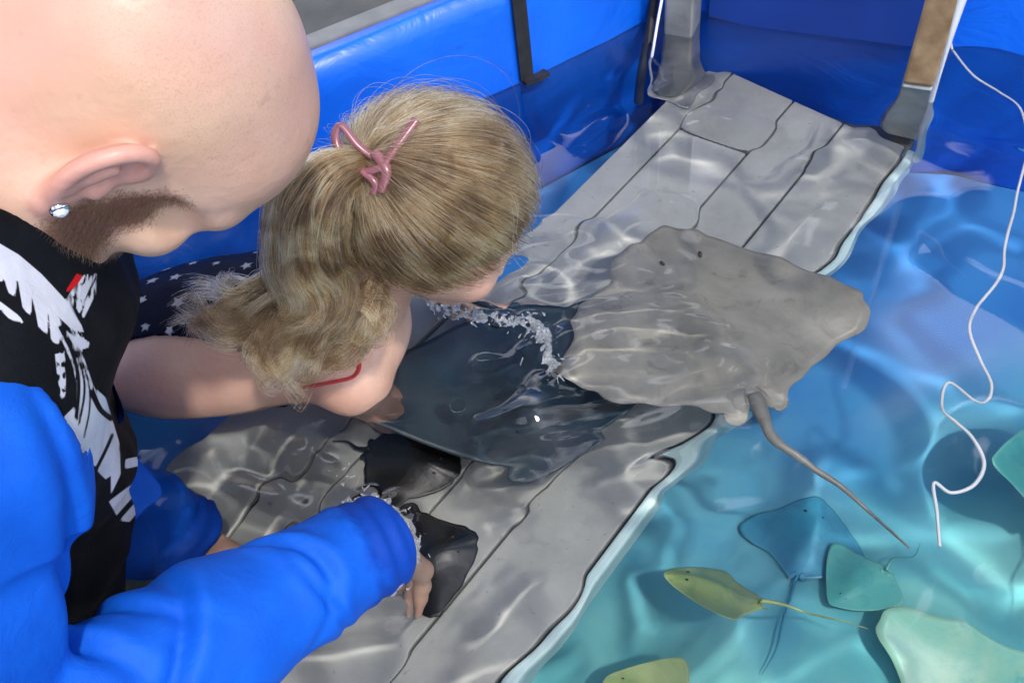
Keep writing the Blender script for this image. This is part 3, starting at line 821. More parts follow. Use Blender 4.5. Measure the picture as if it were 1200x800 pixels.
def leg_sdf(p):
    d = None
    for K, s in ((K_R, 1), (K_L, -1)):
        h = PEL + lat * s * .09
        ft = K + A(-.40, 0, .0)
        l = smin(cap(p, h, K, .082, .056), cap(p, K, ft, .052, .036), .03)
        l = smin(l, cap(p, ft, ft + A(-.09, 0, -.03), .034, .022), .02)
        d = l if d is None else np.minimum(d, l)
    return d
def man_body(p):
    d = torso_sdf(p)
    d = smin(d, arm_sdf(p, S_R, E_R, W_R), .04); d = smin(d, arm_sdf(p, S_L, E_L, W_L), .04)
    d = smin(d, leg_sdf(p), .05)
    d = smin(d, neck_sdf(p), .03)
    near = np.linalg.norm(p - Hc, axis=1) < .26
    if near.any(): d[near] = smin(d[near], head_sdf(p[near]), .022)
    for H in (HAND_R, HAND_L):
        near = np.linalg.norm(p - H[0][0], axis=1) < .32
        if near.any():
            q = p[near]; h = None
            for a, b, ra, rb in H:
                c = cap(q, a, b, ra, rb); h = c if h is None else smin(h, c, .005)
            d[near] = smin(d[near], h, .014)
    return d
man = empty('person', tuple(A(PEL[0], PEL[1], -DEPTH)), 'bald bearded man in a blue sleeved graphic shirt leaning over the water', 'person')
V, Fq = sculpt(man_body, (-1.20, .02, -.40), (.0, .92, .62), .0025)
body = fast_mesh('body', V, Fq, M['skin_man'], man)
q = (V - Hc) @ HA.T; qa = np.abs(q[:, 0])
# beard: from the sideburn down along the jaw, chin and upper lip
bs = np.minimum.reduce([np.abs(q[:, 1] - (.012 + .20 * (-q[:, 2] - .03))) * 0 + 1])
jaw = np.full(len(V), -1.0)
P3 = np.stack([qa, q[:, 1], q[:, 2]], -1)
jd = np.minimum.reduce([cap(P3, (.070, .034, -.022), (.066, .020, -.065), .010, .016), cap(P3, (.066, .018, -.065), (.045, .05, -.115), .020, .026), cap(P3, (.045, .05, -.115), (0, .085, -.130), .028, .03), cap(P3, (.028, .088, -.078), (.026, .08, -.11), .010, .014), cap(P3, (0, .105, -.076), (.028, .088, -.078), .007, .009)])
bmask = np.clip(.5 - jd / .020, 0, 1) * (q[:, 2] < -.005)
attr(body, 'beard', bmask)
scalp = np.clip((q[:, 2] + .01 - .45 * np.clip(q[:, 1] - .03, 0, 1)) / .03, 0, 1) * np.clip((.058 - q[:, 1]) / .02, 0, 1) * (np.linalg.norm(q, axis=1) < .13)
attr(body, 'stubble', scalp * .16)
de_ = np.full(len(V), 1.0); nearh = np.linalg.norm(q, axis=1) < .2
de_[nearh] = np.minimum(ear_sdf(q[nearh], 1), ear_sdf(q[nearh], -1))
attr(body, 'flush', np.clip(.7 - de_ / .012, 0, .75))
for s in (-1, 1):
    eV, eF = ball_geo((0, 0, 0), .0125, 16, 12)
    e = mesh('eye', hw(s * .033, .0785, -.026) + np.array(eV), eF, M['eyewhite'], man)
    eV, eF = ball_geo((0, 0, 0), .0062, 12, 8); mesh('iris', hw(s * .033, .0862, -.026) + np.array(eV), eF, M['iris'], e)
# ear stud
lobe = None
def ear_to_world(e, s=1):
    b = math.radians(12); cb_, sb_ = math.cos(b), math.sin(b)
    e = A(e[0], cb_ * e[1] - sb_ * e[2], sb_ * e[1] + cb_ * e[2])
    a = math.radians(24); ca, sa = math.cos(a), math.sin(a)
    e = A(ca * e[0] - sa * e[1], sa * e[0] + ca * e[1], e[2])
    return hw(s * (e[0] + .0765), e[1] - .012, e[2] - .036)
lp = ear_to_world((.013, -.003, -.027)); ln = unit(ear_to_world((.03, -.003, -.027)) - lp)
er = tube('earring', [lp - ln * .003, lp - ln * .001, lp + ln * .0012], [.0046, .0056, .0050], M['silver'], man, 16)
ac = Acc()
for k in range(1):
    V2, F2 = tube_geo([lp + ln * .0008, lp + ln * .0018, lp + ln * .0034], [.0042, .0040, .0018], 8); ac.add(V2, F2)
mesh('crystal', ac.V, ac.F, M['crystal'], er, smooth=False)
# shirt: black body with white print; blue sleeves
HEM = .47
def shirt_sdf(p):
    b = smin(torso_sdf(p), neck_sdf(p) + .012, .03)
    tz = (p - C7) @ tdir; fr = (p - C7) @ frt
    w = .0035 * np.sin(38 * tz + 3 * np.sin(9 * ((p - C7) @ lat)) + 14 * fr) * np.clip(tz / .2, 0, 1) + .003 * wob(p, 40, 3)
    w += .0045 * np.sin(52 * (tz + .7 * ((p - C7) @ lat)) + 2 * np.sin(20 * tz)) * np.clip((tz - .05) / .1, 0, 1)
    b = b - .018 * np.clip((tz - .1) / .3, 0, 1) * np.clip(fr / .1, 0, 1)
    for S_, E_, W_ in ((S_R, E_R, W_R), (S_L, E_L, W_L)): b = smin(b, cap(p, S_, S_ * .75 + E_ * .25, .050, .046), .035)
    d = np.maximum(b - .009 + w, -(b - .003 + w))
    col = (p - hw(0, -.03, -.092)) @ unit(hw(0, 0, 1) - hw(0, .28, 0))     # neckline plane
    d = smax(d, col + .0, .004)
    return smax(d, tz - HEM, .004)
V, Fq = sculpt(shirt_sdf, (-.85, .10, -.20), (-.02, .86, .56), .0026)
sh = fast_mesh('shirt', V, Fq, M['shirt'], man)
nv = vnormals(V, Fq)
px = proj(V)
facing = ((CAM - V) * nv).sum(1) > -.02
Z = lambda L: [(x * .375, 250 + y * .375) for x, y in L]
Z4 = lambda L: [(130 + x * .475, 420 + y * .475) for x, y in L]
gsd = np.full(len(V), -50.0); rsd = gsd.copy()
W_ = [Z([(-60, 60), (0, 95), (60, 130), (130, 190), (200, 265), (255, 350), (262, 372), (225, 362), (170, 312), (110, 255), (60, 212), (0, 178), (-60, 150)]),
      Z([(55, 205), (100, 240), (98, 320), (72, 300)]), Z([(100, 245), (150, 290), (148, 380), (120, 355)]), Z([(150, 290), (192, 338), (184, 412), (160, 398)]), Z([(10, 178), (50, 205), (48, 262), (24, 246)]),
      Z([(-60, 250), (0, 275), (60, 320), (78, 348), (30, 330), (0, 300), (-60, 290)]), Z([(-10, 180), (18, 188), (6, 214), (-10, 210)]),
      Z([(170, 440), (200, 434), (205, 462), (176, 470)]), Z([(176, 480), (201, 476), (204, 500), (179, 506)]), Z([(180, 514), (206, 512), (205, 548), (186, 546)]), Z([(186, 556), (206, 556), (200, 580), (188, 578)]),
      Z([(170, 345), (225, 380), (262, 450), (292, 540), (330, 575), (350, 640), (374, 720), (365, 770), (330, 800), (270, 780), (225, 700), (195, 640), (236, 600), (241, 540), (226, 470), (195, 400)]),
      Z([(222, 366), (282, 404), (276, 420), (250, 425)]),
      Z([(300, 800), (350, 780), (375, 800), (330, 830)]),
      Z4([(0, 255), (22, 225), (24, 285), (0, 335)]), Z4([(36, 248), (74, 240), (72, 264), (34, 272)]), Z4([(-5, 352), (40, 318), (70, 300), (74, 318), (44, 352), (14, 386)]), Z4([(20, 400), (62, 352), (72, 330), (72, 372), (46, 402)])]
for w in W_: gsd = np.maximum(gsd, poly_sd(px, w))
for P, w in ((Z([(186, 352), (228, 440), (246, 530), (238, 640)]), 2.2), (Z([(212, 384), (254, 480), (264, 560), (246, 660)]), 1.4), (Z([(288, 556), (312, 610), (345, 640)]), 3.2), (Z([(240, 420), (275, 520), (280, 610), (262, 700)]), 1.1), (Z([(352, 690), (330, 740), (300, 800)]), 2.0)):
    gsd = np.minimum(gsd, -line_sd(px, P, w))
wp = poly_sd(px, Z([(208, 268), (226, 236), (262, 192), (302, 186), (300, 250), (262, 328)]))
for P, w in ((Z([(235, 300), (240, 240), (290, 190)]), 1.6), (Z([(222, 262), (262, 268), (300, 240)]), 1.4), (Z([(250, 318), (276, 250), (300, 200)]), 1.2)):
    wp = np.minimum(wp, -line_sd(px, P, w))
gsd = np.maximum(gsd, wp)
rsd = np.maximum(rsd, poly_sd(px, Z([(203, 246), (240, 188), (264, 194), (226, 240)])))
gsd[~facing] = -5; rsd[~facing] = -5
attr(sh, 'graphic', gsd); attr(sh, 'graphic_red', rsd)
_s0, _s1, _s2 = dist(-10, 402, .57), dist(68, 478, .61), dist(128, 620, .68)
_sn = unit(np.cross(_s1 - _s0, _s2 - _s0)); _sn = _sn if _sn.dot(dist(20, 600, .62) - _s1) > 0 else -_sn
SEAM = (_s1 + _sn * .014, _sn)
CREASES = [(.205, .045, .6, .0070, .0060, 1.4), (.150, .055, 2.0, .0080, .0060, 2.8), (.095, .050, -.4, .0085, .0065, 1.0), (.050, .050, 1.0, .0095, .0080, 2.2), (.015, .040, 2.6, .0100, .0085, 1.5), (.250, .020, 3.0, .0050, .0035, .4)]
def sleeve_sdf(S, E, W, seed, plane):
    def fn(p):
        b = arm_sdf(p, S, E, W)
        a = unit(W - E); t = (p - E) @ a; L = np.linalg.norm(W - E)
        u = unit(np.cross(a, A(0, 0, 1))); v = np.cross(u, a)
        rel = p - E - t[:, None] * a; th = np.arctan2(rel @ v, rel @ u)
        tu = (p - S) @ unit(E - S)
        fo = .0030 * np.sin(2 * math.pi * (t / .085) + 1.3 * np.sin(th + .5) + 1.2 * np.sin(2 * th)) * np.exp(-((t - .05) / .09) ** 2)
        fo += .0030 * np.maximum(0, np.sin(2 * math.pi * (t / .13) + 1.1 * np.sin(th + 2.0) + .8)) ** 3 * np.clip((t - .06) / .05, 0, 1)
        fo += .0034 * np.sin(tu * 60 + 2.0 * np.sin(th * 1.0)) * np.exp(-(t / .09) ** 2) + .0030 * wob(p, 38, seed)
        fo += .0012 * np.sin(2 * math.pi * t / .018 + 1.5 * np.sin(2 * th)) * np.clip((t - L + .05) / .03, 0, 1)
        loose = .0070 + .006 * np.clip(1 - np.abs(t - .06) / .16, 0, 1) + .004 * np.clip(t / L, 0, 1)
        for t0, am, p1, wd, dp, p2 in CREASES:
            gg = t - t0 - am * np.sin(th + p1); sel = (.5 + .5 * np.cos(th - p2)) ** 2.5 * (1 if plane is not None else .35)
            fo += sel * dp * (.8 * np.exp(-((gg - 1.6 * wd) / (1.5 * wd)) ** 2) - np.exp(-(gg / wd) ** 2) + .5 * np.exp(-((gg + 1.8 * wd) / (1.6 * wd)) ** 2))
        if plane is not None:
            arm = b; tor = torso_sdf(p)
            b = smin(arm, tor + .25 * np.clip((p - S) @ (E - S) / (E - S).dot(E - S) - .25, 0, 1), .035)
        o = b - np.maximum(loose + fo, .0025) - (.004 if plane is not None else 0)
        d = np.maximum(o, -(o + .008))
        d = smax(d, t - (L + .010), .004)
        # raglan seam: the sleeve ends along a slanted plane at the shoulder
        u01 = (p - S) @ (E - S) / (E - S).dot(E - S)
        if plane is not None:
            pl = -((p - plane[0]) @ plane[1])
            upper = cap(p, S, E, .047, .041) < cap(p, E, W, .041, .029)
            d = np.where((u01 < .9) & upper, smax(d, pl - .2 * np.clip(u01 - .55, 0, 1), .003), d)
            d = np.where((u01 < .7) & upper, smax(d, arm - .042, .003), d)
        else:
            k = unit(unit(S - tp(0, .06, .12)) + .2 * unit(E - S))
            pl = -((p - (S - .03 * k)) @ k)
            d = np.where(u01 < .75, smax(d, pl - .25 * np.clip(u01 - .25, 0, 1), .003), d)
        return d
    return fn
V, Fq = sculpt(sleeve_sdf(S_R, E_R, W_R, 5, SEAM), (-.60, .0, -.10), (-.05, .60, .56), .0024, newton=0)
slv = fast_mesh('sleeve', V, Fq, M['sleeve'], man); attr(slv, 'wet', np.clip(((V - E_R) @ unit(W_R - E_R) - np.linalg.norm(W_R - E_R) + .075) / .07, 0, 1) * .8)
V, Fq = sculpt(sleeve_sdf(S_L, E_L, W_L, 9, None), (-.72, .30, -.24), (-.18, .92, .56), .0030, newton=0)
slv = fast_mesh('sleeve', V, Fq, M['sleeve'], man); attr(slv, 'wet', np.clip(((V - E_L) @ unit(W_L - E_L) - np.linalg.norm(W_L - E_L) + .075) / .07, 0, 1) * .8)
def shorts_sdf(p):
    b = np.minimum(leg_sdf(p), ell(p, PEL, (.16, .12, .12), TA)) ; b = smin(b, ell(p, tp(0, .050, .36), (.150, .118, .18), TA), .05)
    d = np.maximum(b - .014 + .003 * wob(p, 50, 4), -(b - .006))
    d = np.maximum(d, HEM - .05 - (p - C7) @ tdir)
    kz = K_R[2] + .08
    return np.maximum(d, -(p[:, 2] - kz))
V, Fq = sculpt(shorts_sdf, (-.95, .1, -.36), (-.30, .75, .35), .005)
fast_mesh('shorts', V, Fq, M['shorts'], man)

def hair_curves(name, strands, radius, mat, parent, tip=.35):
    hc = bpy.data.hair_curves.new(name)
    sizes = [len(s) for s in strands]
    hc.add_curves(sizes)
    P = np.concatenate(strands).astype(np.float32)
    hc.points.foreach_set('position', P.ravel())
    R_ = np.concatenate([radius * (r if np.ndim(r) else 1) * (1 - (1 - tip) * np.linspace(0, 1, n) ** 2) for n, r in zip(sizes, [1] * len(sizes))]).astype(np.float32)
    a = hc.attributes.get('radius') or hc.attributes.new('radius', 'FLOAT', 'POINT')
    a.data.foreach_set('value', R_)
    return link(name, hc, mat, parent)
# beard stubble strands
V = np.array([v.co for v in body.data.vertices]); NB = np.array([v.normal for v in body.data.vertices])
pick = RNG.choice(len(V), 7000, p=bmask / bmask.sum())
str_ = []
for i in pick:
    dn = unit(NB[i] * .7 - hz_ * .55 + hy_ * .1 + RNG.normal(size=3) * .22)
    ln_ = RNG.uniform(.002, .0052) * (.5 + .5 * bmask[i])
    str_.append(np.stack([V[i], V[i] + dn * ln_ * .5, V[i] + dn * ln_ - hz_ * ln_ * .15]))
hair_curves('beard', str_, .00010, M['beard'], man)

# ------------------------------------------------------------------ the girl
Gc = dist(516, 236, .79)
gy_ = unit(A(.74, .06, -.66)); gz_ = A(.62, .12, .78); gz_ = unit(gz_ - gy_ * gy_.dot(gz_)); gx_ = np.cross(gy_, gz_)
GA = np.array([gx_, gy_, gz_]); gw = lambda x, y, z: Gc + x * gx_ + y * gy_ + z * gz_
GR = A(.065, .079, .073)
gN = A(-.135, .635, .085)      # base of the neck
gSR, gSL = A(-.172, .574, .012), A(-.165, .740, .016)
gP = A(-.56, .70, .005)
gER, gWR = A(-.150, .600, -.126), A(.0, .630, -.128)
gEL, gWL = A(-.10, .78, -.09), A(-.02, .72, -.13)
GH_R = hand_prims(gWR, unit(A(.9, .10, .0)), A(0, 0, -1), 1, .22, .135)
GH_L = hand_prims(gWL, unit(A(.9, -.2, -.1)), A(0, 0, -1), -1, .4, .135)
def ghead_sdf(p):
    q = (p - Gc) @ GA.T; qa = q.copy(); qa[:, 0] = np.abs(q[:, 0])
    d = ell(q, (0, 0, 0), GR)
    d = smin(d, ell(q, (0, .034, -.036), (.052, .050, .058)), .03)
    d = smin(d, ell(q, (0, .056, -.078), (.024, .022, .016)), .02)
    d = smin(d, ell(qa, (.034, .056, -.046), (.020, .019, .020)), .015)
    d = smax(d, -ell(qa, (.027, .085, -.022), (.014, .011, .010)), .010)
    d = smin(d, cap(q, (0, .080, -.024), (0, .092, -.046), .006, .009), .008)
    d = smin(d, cap(qa, (0, .081, -.063), (.013, .075, -.063), .0045, .003), .004)
    d = smin(d, cap(qa, (0, .080, -.070), (.012, .074, -.070), .0045, .003), .004)
    e = ell(qa, (.061, -.006, -.026), (.006, .012, .018))
    return smin(d, e, .006)
def gtorso(p):
    d = cap(p, A(-.19, .655, .012), A(-.36, .66, .012), .078, .070) 
    d = smin(d, cap(p, gSR, gSL, .034, .034), .05)
    d = smin(d, ell(p, A(-.30, .66, .018), (.17, .092, .072)), .04)
    d = smin(d, ell(p, gP, (.10, .105, .078)), .05)
    return d
def girl_body(p):
    d = gtorso(p)
    for S, E, Wr in ((gSR, gER, gWR), (gSL, gEL, gWL)):
        d = smin(d, smin(cap(p, S, E, .030, .024), cap(p, E, Wr, .024, .017), .015), .02)
    for s in (-1, 1):
        h = gP + A(-.03, s * .05, -.01); k = h + A(-.27, s * .02, -.03); f = k + A(-.25, 0, -.02)
        d = smin(d, smin(cap(p, h, k, .060, .040), cap(p, k, f, .039, .026), .02), .03)
        d = smin(d, cap(p, f, f + A(-.09, 0, -.02), .024, .014), .02)
    d = smin(d, cap(p, gw(0, -.02, -.04), gN, .038, .044), .03)
    near = np.linalg.norm(p - Gc, axis=1) < .2
    if near.any(): d[near] = smin(d[near], ghead_sdf(p[near]), .015)
    for H in (GH_R, GH_L):
        near = np.linalg.norm(p - H[0][0], axis=1) < .22
        if near.any():
            q = p[near]; h = None
            for a, b, ra, rb in H:
                c = cap(q, a, b, ra, rb); h = c if h is None else smin(h, c, .004)
            d[near] = smin(d[near], h, .010)
    return d
girl = empty('person', (gP[0], gP[1], SHELF), 'young girl with blonde ponytail stretched out in the water reaching for a stingray', 'person')
V, Fq = sculpt(girl_body, (-1.32, .45, -.16), (.24, .88, .36), .0028)
gb = fast_mesh('body', V, Fq, M['skin_girl'], girl)
attr(gb, 'flush', np.zeros(len(V)))
for s in (-1, 1):
    eV, eF = ball_geo((0, 0, 0), .0105, 14, 10); e = mesh('eye', gw(s * .027, .0690, -.022) + np.array(eV), eF, M['eyewhite'], girl)
    eV, eF = ball_geo((0, 0, 0), .0055, 12, 8); mesh('iris', gw(s * .027, .0755, -.022) + np.array(eV), eF, M['iris'], e)
# swimsuit
def suit_sdf(p):
    b = gtorso(p)
    d = np.maximum(b - .005 + .0018 * wob(p, 70, 8), -(b - .001))
    # cut: the near flank and the shoulders stay bare
    d = smax(d, p[:, 0] + .215 + .45 * (.66 - p[:, 1]), .003)
    d = smax(d, (.580 + .02 * np.sin(14 * p[:, 0]) - .25 * (p[:, 0] + .3)) - p[:, 1], .003)
    return np.maximum(d, -(p[:, 0] + .64))
V, Fq = sculpt(suit_sdf, (-.70, .52, -.10), (-.10, .82, .14), .0026)
su = fast_mesh('swimsuit', V, Fq, M['stars'], girl)
ss = np.full(len(V), -.05)
def star(c, r, a0):
    return [(c[0] + (r if k % 2 == 0 else r * .42) * math.cos(a0 + k * math.pi / 5), c[1] + (r if k % 2 == 0 else r * .42) * math.sin(a0 + k * math.pi / 5)) for k in range(10)]
for i in range(16):
    for j in range(8):
        c = (-.64 + .034 * i + RNG.uniform(-.007, .007), .56 + .034 * j + (.017 if i % 2 else 0) + RNG.uniform(-.007, .007))
        ss = np.maximum(ss, poly_sd(V[:, :2], star(c, RNG.uniform(.004, .0085), RNG.uniform(0, 6))))
attr(su, 'stars', ss)
# red strap over the near shoulder
def on_girl(x, y, z0=.2):
    z = np.linspace(z0, -.12, 200); P = np.stack([np.full(200, x), np.full(200, y), z], -1); d = girl_body(P)
    k = np.argmax(d < .002); return P[k]
def trace(px_, py_, fn, t=.5):
    v = ray(px_, py_); p = CAM + v * t
    for _ in range(80):
        d = fn(p[None])[0]
        if d < .0004: break
        p = p + v * d * .8
    return p
rs = [trace(x, y, girl_body) for x, y in ((346, 400), (374, 394), (400, 399), (416, 414), (421, 430), (413, 442), (388, 448), (356, 454))]
st_ = catmull(rs, 6)
tube('strap', st_ + A(0, -.0006, .0010), .0025, M['red'], su, 8, .45)

# ---- hair
def cap_sdf(p):
    q = (p - Gc) @ GA.T
    d = ell(q, (0, -.002, .002), GR + .005)
    d = smin(d, ell(q, (0, -.055, .03), (.05, .03, .04)), .02)
    face = .040 + .50 * np.clip(.05 + q[:, 2], -.2, .14) - q[:, 1]         # hairline plane
    return smax(smax(d, -face * 1.0 - .0, .006), -(q[:, 2] + .080 - .40 * q[:, 1]), .006)
V, Fq = sculpt(cap_sdf, Gc - .13, Gc + .13, .003)
hroot = fast_mesh('hair', V, Fq, M['cap'], girl)
_t = .60
for _ in range(400):
    CLIP = dist(438, 190, _t); _q = (CLIP - Gc) @ GA.T
    if np.linalg.norm(_q / (GR + .012)) < 1: break
    _t += .001
clip_px = proj(CLIP)
def scalp_dir(d):  # surface point of the hair shell in local direction
    d = d / np.linalg.norm(d, axis=-1, keepdims=True); return d / np.linalg.norm(d / (GR + .008), axis=-1, keepdims=True)
cdir = unit((CLIP - Gc) @ GA.T)
strands = []
nS = 0
while nS < 16000:
    d0 = unit(RNG.normal(size=3))
    s0 = scalp_dir(d0)
    if s0[1] > .040 + .50 * min(max(.05 + s0[2], -.2), .14) + RNG.uniform(-.014, .006) or s0[2] < -.082 + .40 * s0[1] + RNG.uniform(-.008, .010): continue
    n = 14; t = np.linspace(0, 1, n)
    # swirl: strands sweep sideways over the crown before they reach the clip
    side = np.sign(d0[0]) if abs(d0[0]) > .01 else 1
    ax = unit(np.cross(d0, cdir) + 1e-6)
    mid = unit(d0 + cdir) + .16 * ax * np.sin(d0[0] * 3 + 1.3)
    D = (1 - t)[:, None] ** 2 * d0 + (2 * t * (1 - t))[:, None] * unit(mid) * 1.1 + (t ** 2)[:, None] * cdir
    lift = (RNG.uniform(.005, .013) * np.sin(math.pi * t) if RNG.random() < .022 else 0) + RNG.uniform(0, .004) + .010 * t ** 2 + RNG.exponential(.0012) * np.sin(math.pi * t) * 3
    ph = d0[0] * 9 + d0[2] * 7
    clump = .0016 * np.sin(ph * 2.3 + 3 * t + 2 * d0[1]) + .0010 * np.sin(ph * 6.1 - 4 * t + 5 * d0[1]) + RNG.normal() * .0007
    L = scalp_dir(D); L = L * (1 + ((lift + clump) / .08))[:, None]
    L += RNG.normal(size=(1, 3)) * .0016 + (.0035 * np.sin(5 * t + ph * 5)[:, None] * unit(RNG.normal(size=3)) if RNG.random() < .12 else 0) + np.cumsum(RNG.normal(size=(n, 3)) * .0005, 0)
    strands.append(Gc + L @ GA); nS += 1
hair_curves('strands', strands, .00020, M['hair'], hroot)
# ponytail: a centre line with spread locks
pt_px = [(428, 186, .725), (392, 208, .715), (366, 248, .722), (360, 300, .74), (372, 350, .765), (352, 392, .785), (330, 425, .80), (312, 445, .81)]
C0 = np.array([dist(*p) for p in pt_px]); C0[0] = CLIP
def lock_strands(C0, nlock, per, rad, wavy, tight=.0022, cut=(.75, 1.0), pinch=.18):
    out = []; P = catmull(C0, 12); TG = np.gradient(P, axis=0); TG /= np.linalg.norm(TG, axis=1)[:, None]
    for l in range(nlock):
        a = RNG.uniform(0, 2 * math.pi); r = math.sqrt(RNG.uniform(0, 1)); o1 = unit(RNG.normal(size=3))
        w1, w2 = RNG.uniform(0, 6.3, 2); k = RNG.uniform(1.2, 2.6); end = RNG.uniform(*cut)
        for s in range(per):
            n = 30; t = np.linspace(0, end * RNG.uniform(.9, 1.0), n)
            ti = t * (len(P) - 1); i0 = np.clip(ti.astype(int), 0, len(P) - 2); fr = (ti - i0)[:, None]
            Q = P[i0] * (1 - fr) + P[i0 + 1] * fr
            T = TG[i0]
            u = np.cross(T, A(.3, -.6, .7)); u /= np.linalg.norm(u, axis=1)[:, None]; v = np.cross(T, u)
            sp = rad(t) * (pinch + (1 - pinch) * np.clip(t / .25, 0, 1))
            ph = wavy * t
            off = (np.cos(a) * r * sp + .0016 * wavy * np.sin(k * 7 * t + w1) * np.clip(t * 1.6, 0, 1))[:, None] * u + (np.sin(a) * r * sp + .0016 * wavy * np.sin(k * 7 * t + w2) * np.clip(t * 1.6, 0, 1))[:, None] * v
            off = off + RNG.normal(size=(1, 3)) * tight * np.clip(.4 + t, 0, 1)[:, None] + np.cumsum(RNG.normal(size=(n, 3)) * .0005, 0)
            out.append(Q + off)
    return out
pony = lock_strands(C0, 120, 55, lambda t: .034 - .018 * np.clip(t - .45, 0, 1), 4.2, cut=(.5, 1.0))
# long ends lying over her back
C1 = np.array([dist(*p) for p in [(384, 300, .755), (352, 330, .77), (310, 352, .785), (275, 366, .80), (246, 362, .82), (212, 366, .845)]])
pony += lock_strands(C1, 26, 60, lambda t: .022 + .006 * t, 5.2, pinch=.6, cut=(.5, 1.0))
C2 = np.array([dist(*p) for p in [(440, 330, .765), (428, 360, .775), (408, 392, .79), (372, 410, .80), (340, 440, .815), (338, 462, .825)]])
pony += lock_strands(C2, 18, 55, lambda t: .016 + .004 * t, 5.8, pinch=.7, cut=(.5, 1.0))
for L_ in ([(372, 360, .775), (330, 376, .78), (304, 396, .785), (310, 428, .795), (338, 446, .805), (356, 466, .815), (343, 482, .82)],
           [(400, 352, .775), (428, 364, .78), (446, 388, .79), (424, 402, .795), (400, 396, .80)],
           [(352, 372, .78), (314, 390, .785), (296, 420, .795), (312, 446, .80), (334, 452, .81)],
           [(388, 380, .775), (372, 410, .785), (344, 426, .795), (322, 420, .80)],
           [(330, 350, .785), (296, 340, .79), (262, 352, .80), (236, 378, .815), (250, 392, .82)],
           [(420, 345, .775), (450, 352, .785), (456, 376, .79), (440, 392, .795)],
           [(345, 300, .75), (328, 330, .76), (336, 372, .775), (318, 402, .785), (330, 420, .795)]):
    pony += lock_strands(np.array([dist(x, y, t - .015) for x, y, t in L_]), 4, 26, lambda t: .0065 - .003 * t, 2.0, tight=.0010, pinch=.6, cut=(.8, 1.0))
hair_curves('ponytail', pony, .00020, M['hair'], girl)
# fly-away strands
fly = []
for pts in ([(548, 150), (570, 160), (596, 176), (612, 205), (607, 250), (604, 290), (622, 314)], [(470, 150), (484, 122), (505, 112), (522, 122)], [(488, 270), (505, 225), (545, 195), (590, 180), (606, 178)], [(400, 210), (372, 240), (352, 300), (362, 340)], [(340, 235), (330, 262), (342, 290)], [(345, 430), (332, 460), (350, 478), (362, 462)], [(300, 400), (322, 440), (345, 470)]):
    for k in range(3):
        j = RNG.normal(size=2) * 3.5
        zz = .735 if pts[0][0] > 410 else .77
        c = np.array([dist(x + j[0] + RNG.normal() * 1.5, y + j[1] + RNG.normal() * 1.5, zz - .01) for x, y in pts])
        if pts[0][0] > 540 or pts[0] == (488, 270):      # keep these on the hair shell
            for i in range(min(4, len(c))):
                q = (c[i] - Gc) @ GA.T; c[i] = Gc + (scalp_dir(q) * 1.03) @ GA if np.linalg.norm(q) < .2 else c[i]
        fly.append(catmull(c, 6))
hair_curves('loose_strands', fly, .00016, M['hair'], girl, .6)
# claw clip: two crossing loops of pink plastic
cu = unit(CAM - CLIP); cx_ = unit(np.cross(gz_, cu)); cy_ = np.cross(cu, cx_)
def clip_path(L): return catmull([CLIP + cu * (.016 + z) + RW @ A(x, y, 0) for x, y, z in L], 8)
ck = Acc()
for pts, rr_ in (([(0, .004, .004), (-.013, .014, .007), (-.026, .029, .008), (-.031, .022, .007), (-.027, .009, .006), (-.013, -.004, .006), (.001, -.016, .007), (-.001, -.026, .004)], .0036),
                 ([(-.010, -.008, .004), (.005, -.004, .009), (.019, .014, .009), (.034, .034, .006)], .0042),
                 ([(.001, .008, .007), (.010, -.007, .010), (.005, -.024, .006)], .0048)):
    ck.add(*tube_geo(catmull([CLIP + cu * (.014 + z) + RW @ A(x, y, 0) for x, y, z in pts], 10), rr_, 12, .7))
for k in range(4): ck.add(*tube_geo([CLIP + cu * .016 + RW @ A(.006 + .007 * k, .004 + .006 * k, 0), CLIP + cu * .006 + RW @ A(.012 + .007 * k, -.006 + .006 * k, 0)], [.0022, .0012], 6))
mesh('hair_clip', ck.V, ck.F, M['clip'], hroot)

# ------------------------------------------------------------------ splash foam and bubbles on the water
def splash(name, label, pts, n, spread, r0, up):
    C = catmull(pts, 10); B = []
    for _ in range(n):
        i = RNG.integers(0, len(C)); q = C[i] + RNG.normal(size=2) * spread * RNG.choice([1, 1, 1, 1, 2.6])
        w = at(*q); z = float(wave(np.array(w[0]), np.array(w[1]))); a = C[min(i + 1, len(C) - 1)] - C[max(i - 1, 0)]
        w2 = at(*(q + unit(a) * RNG.uniform(.5, 4) + RNG.normal(size=2) * 3)); r = RNG.uniform(.25, 1) ** 2 * r0
        hh = z + RNG.exponential(up) * .35
        B.append((A(w[0], w[1], hh), A(w2[0], w2[1], z + RNG.exponential(up) * .35), r, r * RNG.uniform(.3, 1)))
    allp = np.array([b[0] for b in B] + [b[1] for b in B])
    def fn(p):
        d = np.full(len(p), 1.0)
        for a, b, ra, rb in B: d = smin(d, cap(p, a, b, ra, rb), .0035)
        return d
    V, Fq = sculpt(fn, allp.min(0) - .006, allp.max(0) + .006, .0006)
    return tag(fast_mesh(name, V, Fq, M['foam'], None), label, kind='stuff')
splash('foam', 'white splash curling along the edge of the brown stingray', [(500, 352), (540, 366), (580, 376), (618, 378), (632, 392), (642, 412), (650, 436)], 330, 4.4, .0011, .004)
splash('foam', 'white splash round the wet blue cuff', [(408, 596), (434, 590), (460, 600), (478, 618), (486, 645), (474, 676), (458, 694)], 260, 4.2, .0011, .003)
splash('foam', 'small white flecks by the swirl beside the girl', [(388, 560), (404, 548), (418, 566), (440, 575)], 16, 5, .0013, .002)
def gl():
    m = bpy.data.materials.new('bubble_film'); m.use_nodes = True; b = m.node_tree.nodes['Principled BSDF']
    b.inputs['Transmission Weight'].default_value = 1; b.inputs['Roughness'].default_value = .0; b.inputs['IOR'].default_value = 1.08; return m
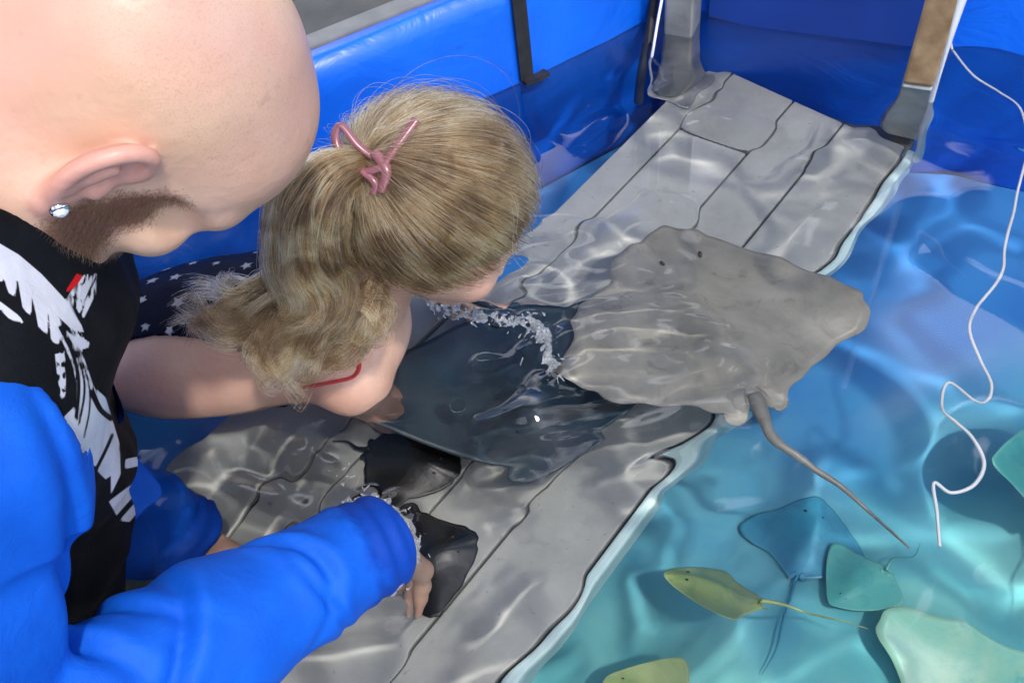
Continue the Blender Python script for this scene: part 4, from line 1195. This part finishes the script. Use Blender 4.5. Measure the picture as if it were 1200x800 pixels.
M['bubble'] = gl()
for (x, y, r, lb) in ((537, 475, .0085, 'larger round bubble floating on the dark water'), (611, 457, .006, 'smaller round bubble floating near the brown stingray')):
    w = at(x, y); z = float(wave(np.array(w[0]), np.array(w[1])))
    Vb, Fb = ball_geo((w[0], w[1], z), (r, r, r * .7), 20, 12)
    o = mesh('bubble', Vb, Fb, M['bubble'], None); tag(o, lb, 'bubble', 'bubbles on the water')

# ------------------------------------------------------------------ light, world, camera
SUN_AZ = A(.52, -.85); SUN_EL = math.radians(60)
sd = unit(A(SUN_AZ[0], SUN_AZ[1], 0)); sdir = A(sd[0] * math.cos(SUN_EL), sd[1] * math.cos(SUN_EL), math.sin(SUN_EL))
wld = bpy.data.worlds.new('World'); sc.world = wld; wld.use_nodes = True
nt = wld.node_tree; bg = nt.nodes['Background']
sky = nt.nodes.new('ShaderNodeTexSky'); sky.sky_type = 'NISHITA'; sky.sun_disc = False
sky.sun_elevation = SUN_EL; sky.sun_rotation = math.atan2(sd[0], sd[1])
tc = nt.nodes.new('ShaderNodeTexCoord')
cl = N(nt, 'ShaderNodeTexNoise', Scale=2.6, Detail=3.0, Roughness=.5, Distortion=.4); nt.links.new(tc.outputs['Generated'], cl.inputs['Vector'])
cr_ = ramp(nt, [(.535, (0, 0, 0)), (.61, (1, 1, 1))], cl.outputs['Fac'])
skc = mixc(nt, cr_.outputs[0], sky.outputs[0], (27.0, 27.5, 31.0))  # bright patches added to the sky for the ripples to reflect
nt.links.new(skc, bg.inputs['Color']); bg.inputs['Strength'].default_value = .12
L = bpy.data.lights.new('sun', 'SUN'); L.energy = 2.2; L.angle = math.radians(3.5); L.color = (1, .95, .88)
lo = bpy.data.objects.new('sun', L); COL.objects.link(lo)
from mathutils import Vector, Matrix
lo.rotation_euler = Vector(tuple(-sdir)).to_track_quat('-Z', 'Y').to_euler()
L.cycles.is_caustics_light = True
cam = bpy.data.cameras.new('camera'); co = bpy.data.objects.new('camera', cam); COL.objects.link(co)
cam.sensor_width = 36; cam.lens = F_PX / 1200 * 36; cam.clip_start = .01; cam.clip_end = 2000
m3 = Matrix([list(r) for r in RW]); co.matrix_world = Matrix.Translation(tuple(CAM)) @ m3.to_4x4()
sc.camera = co
sc.view_settings.view_transform = 'Standard'; sc.view_settings.look = 'None'; sc.view_settings.gamma = 1
sc.view_settings.use_curve_mapping = False; sc.view_settings.exposure = 0.38
sc.render.engine = 'CYCLES'
sc.cycles.use_denoising = True
sc.cycles.caustics_refractive = True; sc.cycles.caustics_reflective = False
sc.cycles.max_bounces = 10; sc.cycles.transmission_bounces = 8; sc.cycles.diffuse_bounces = 4; sc.cycles.glossy_bounces = 4
sc.cycles.sample_clamp_indirect = 6
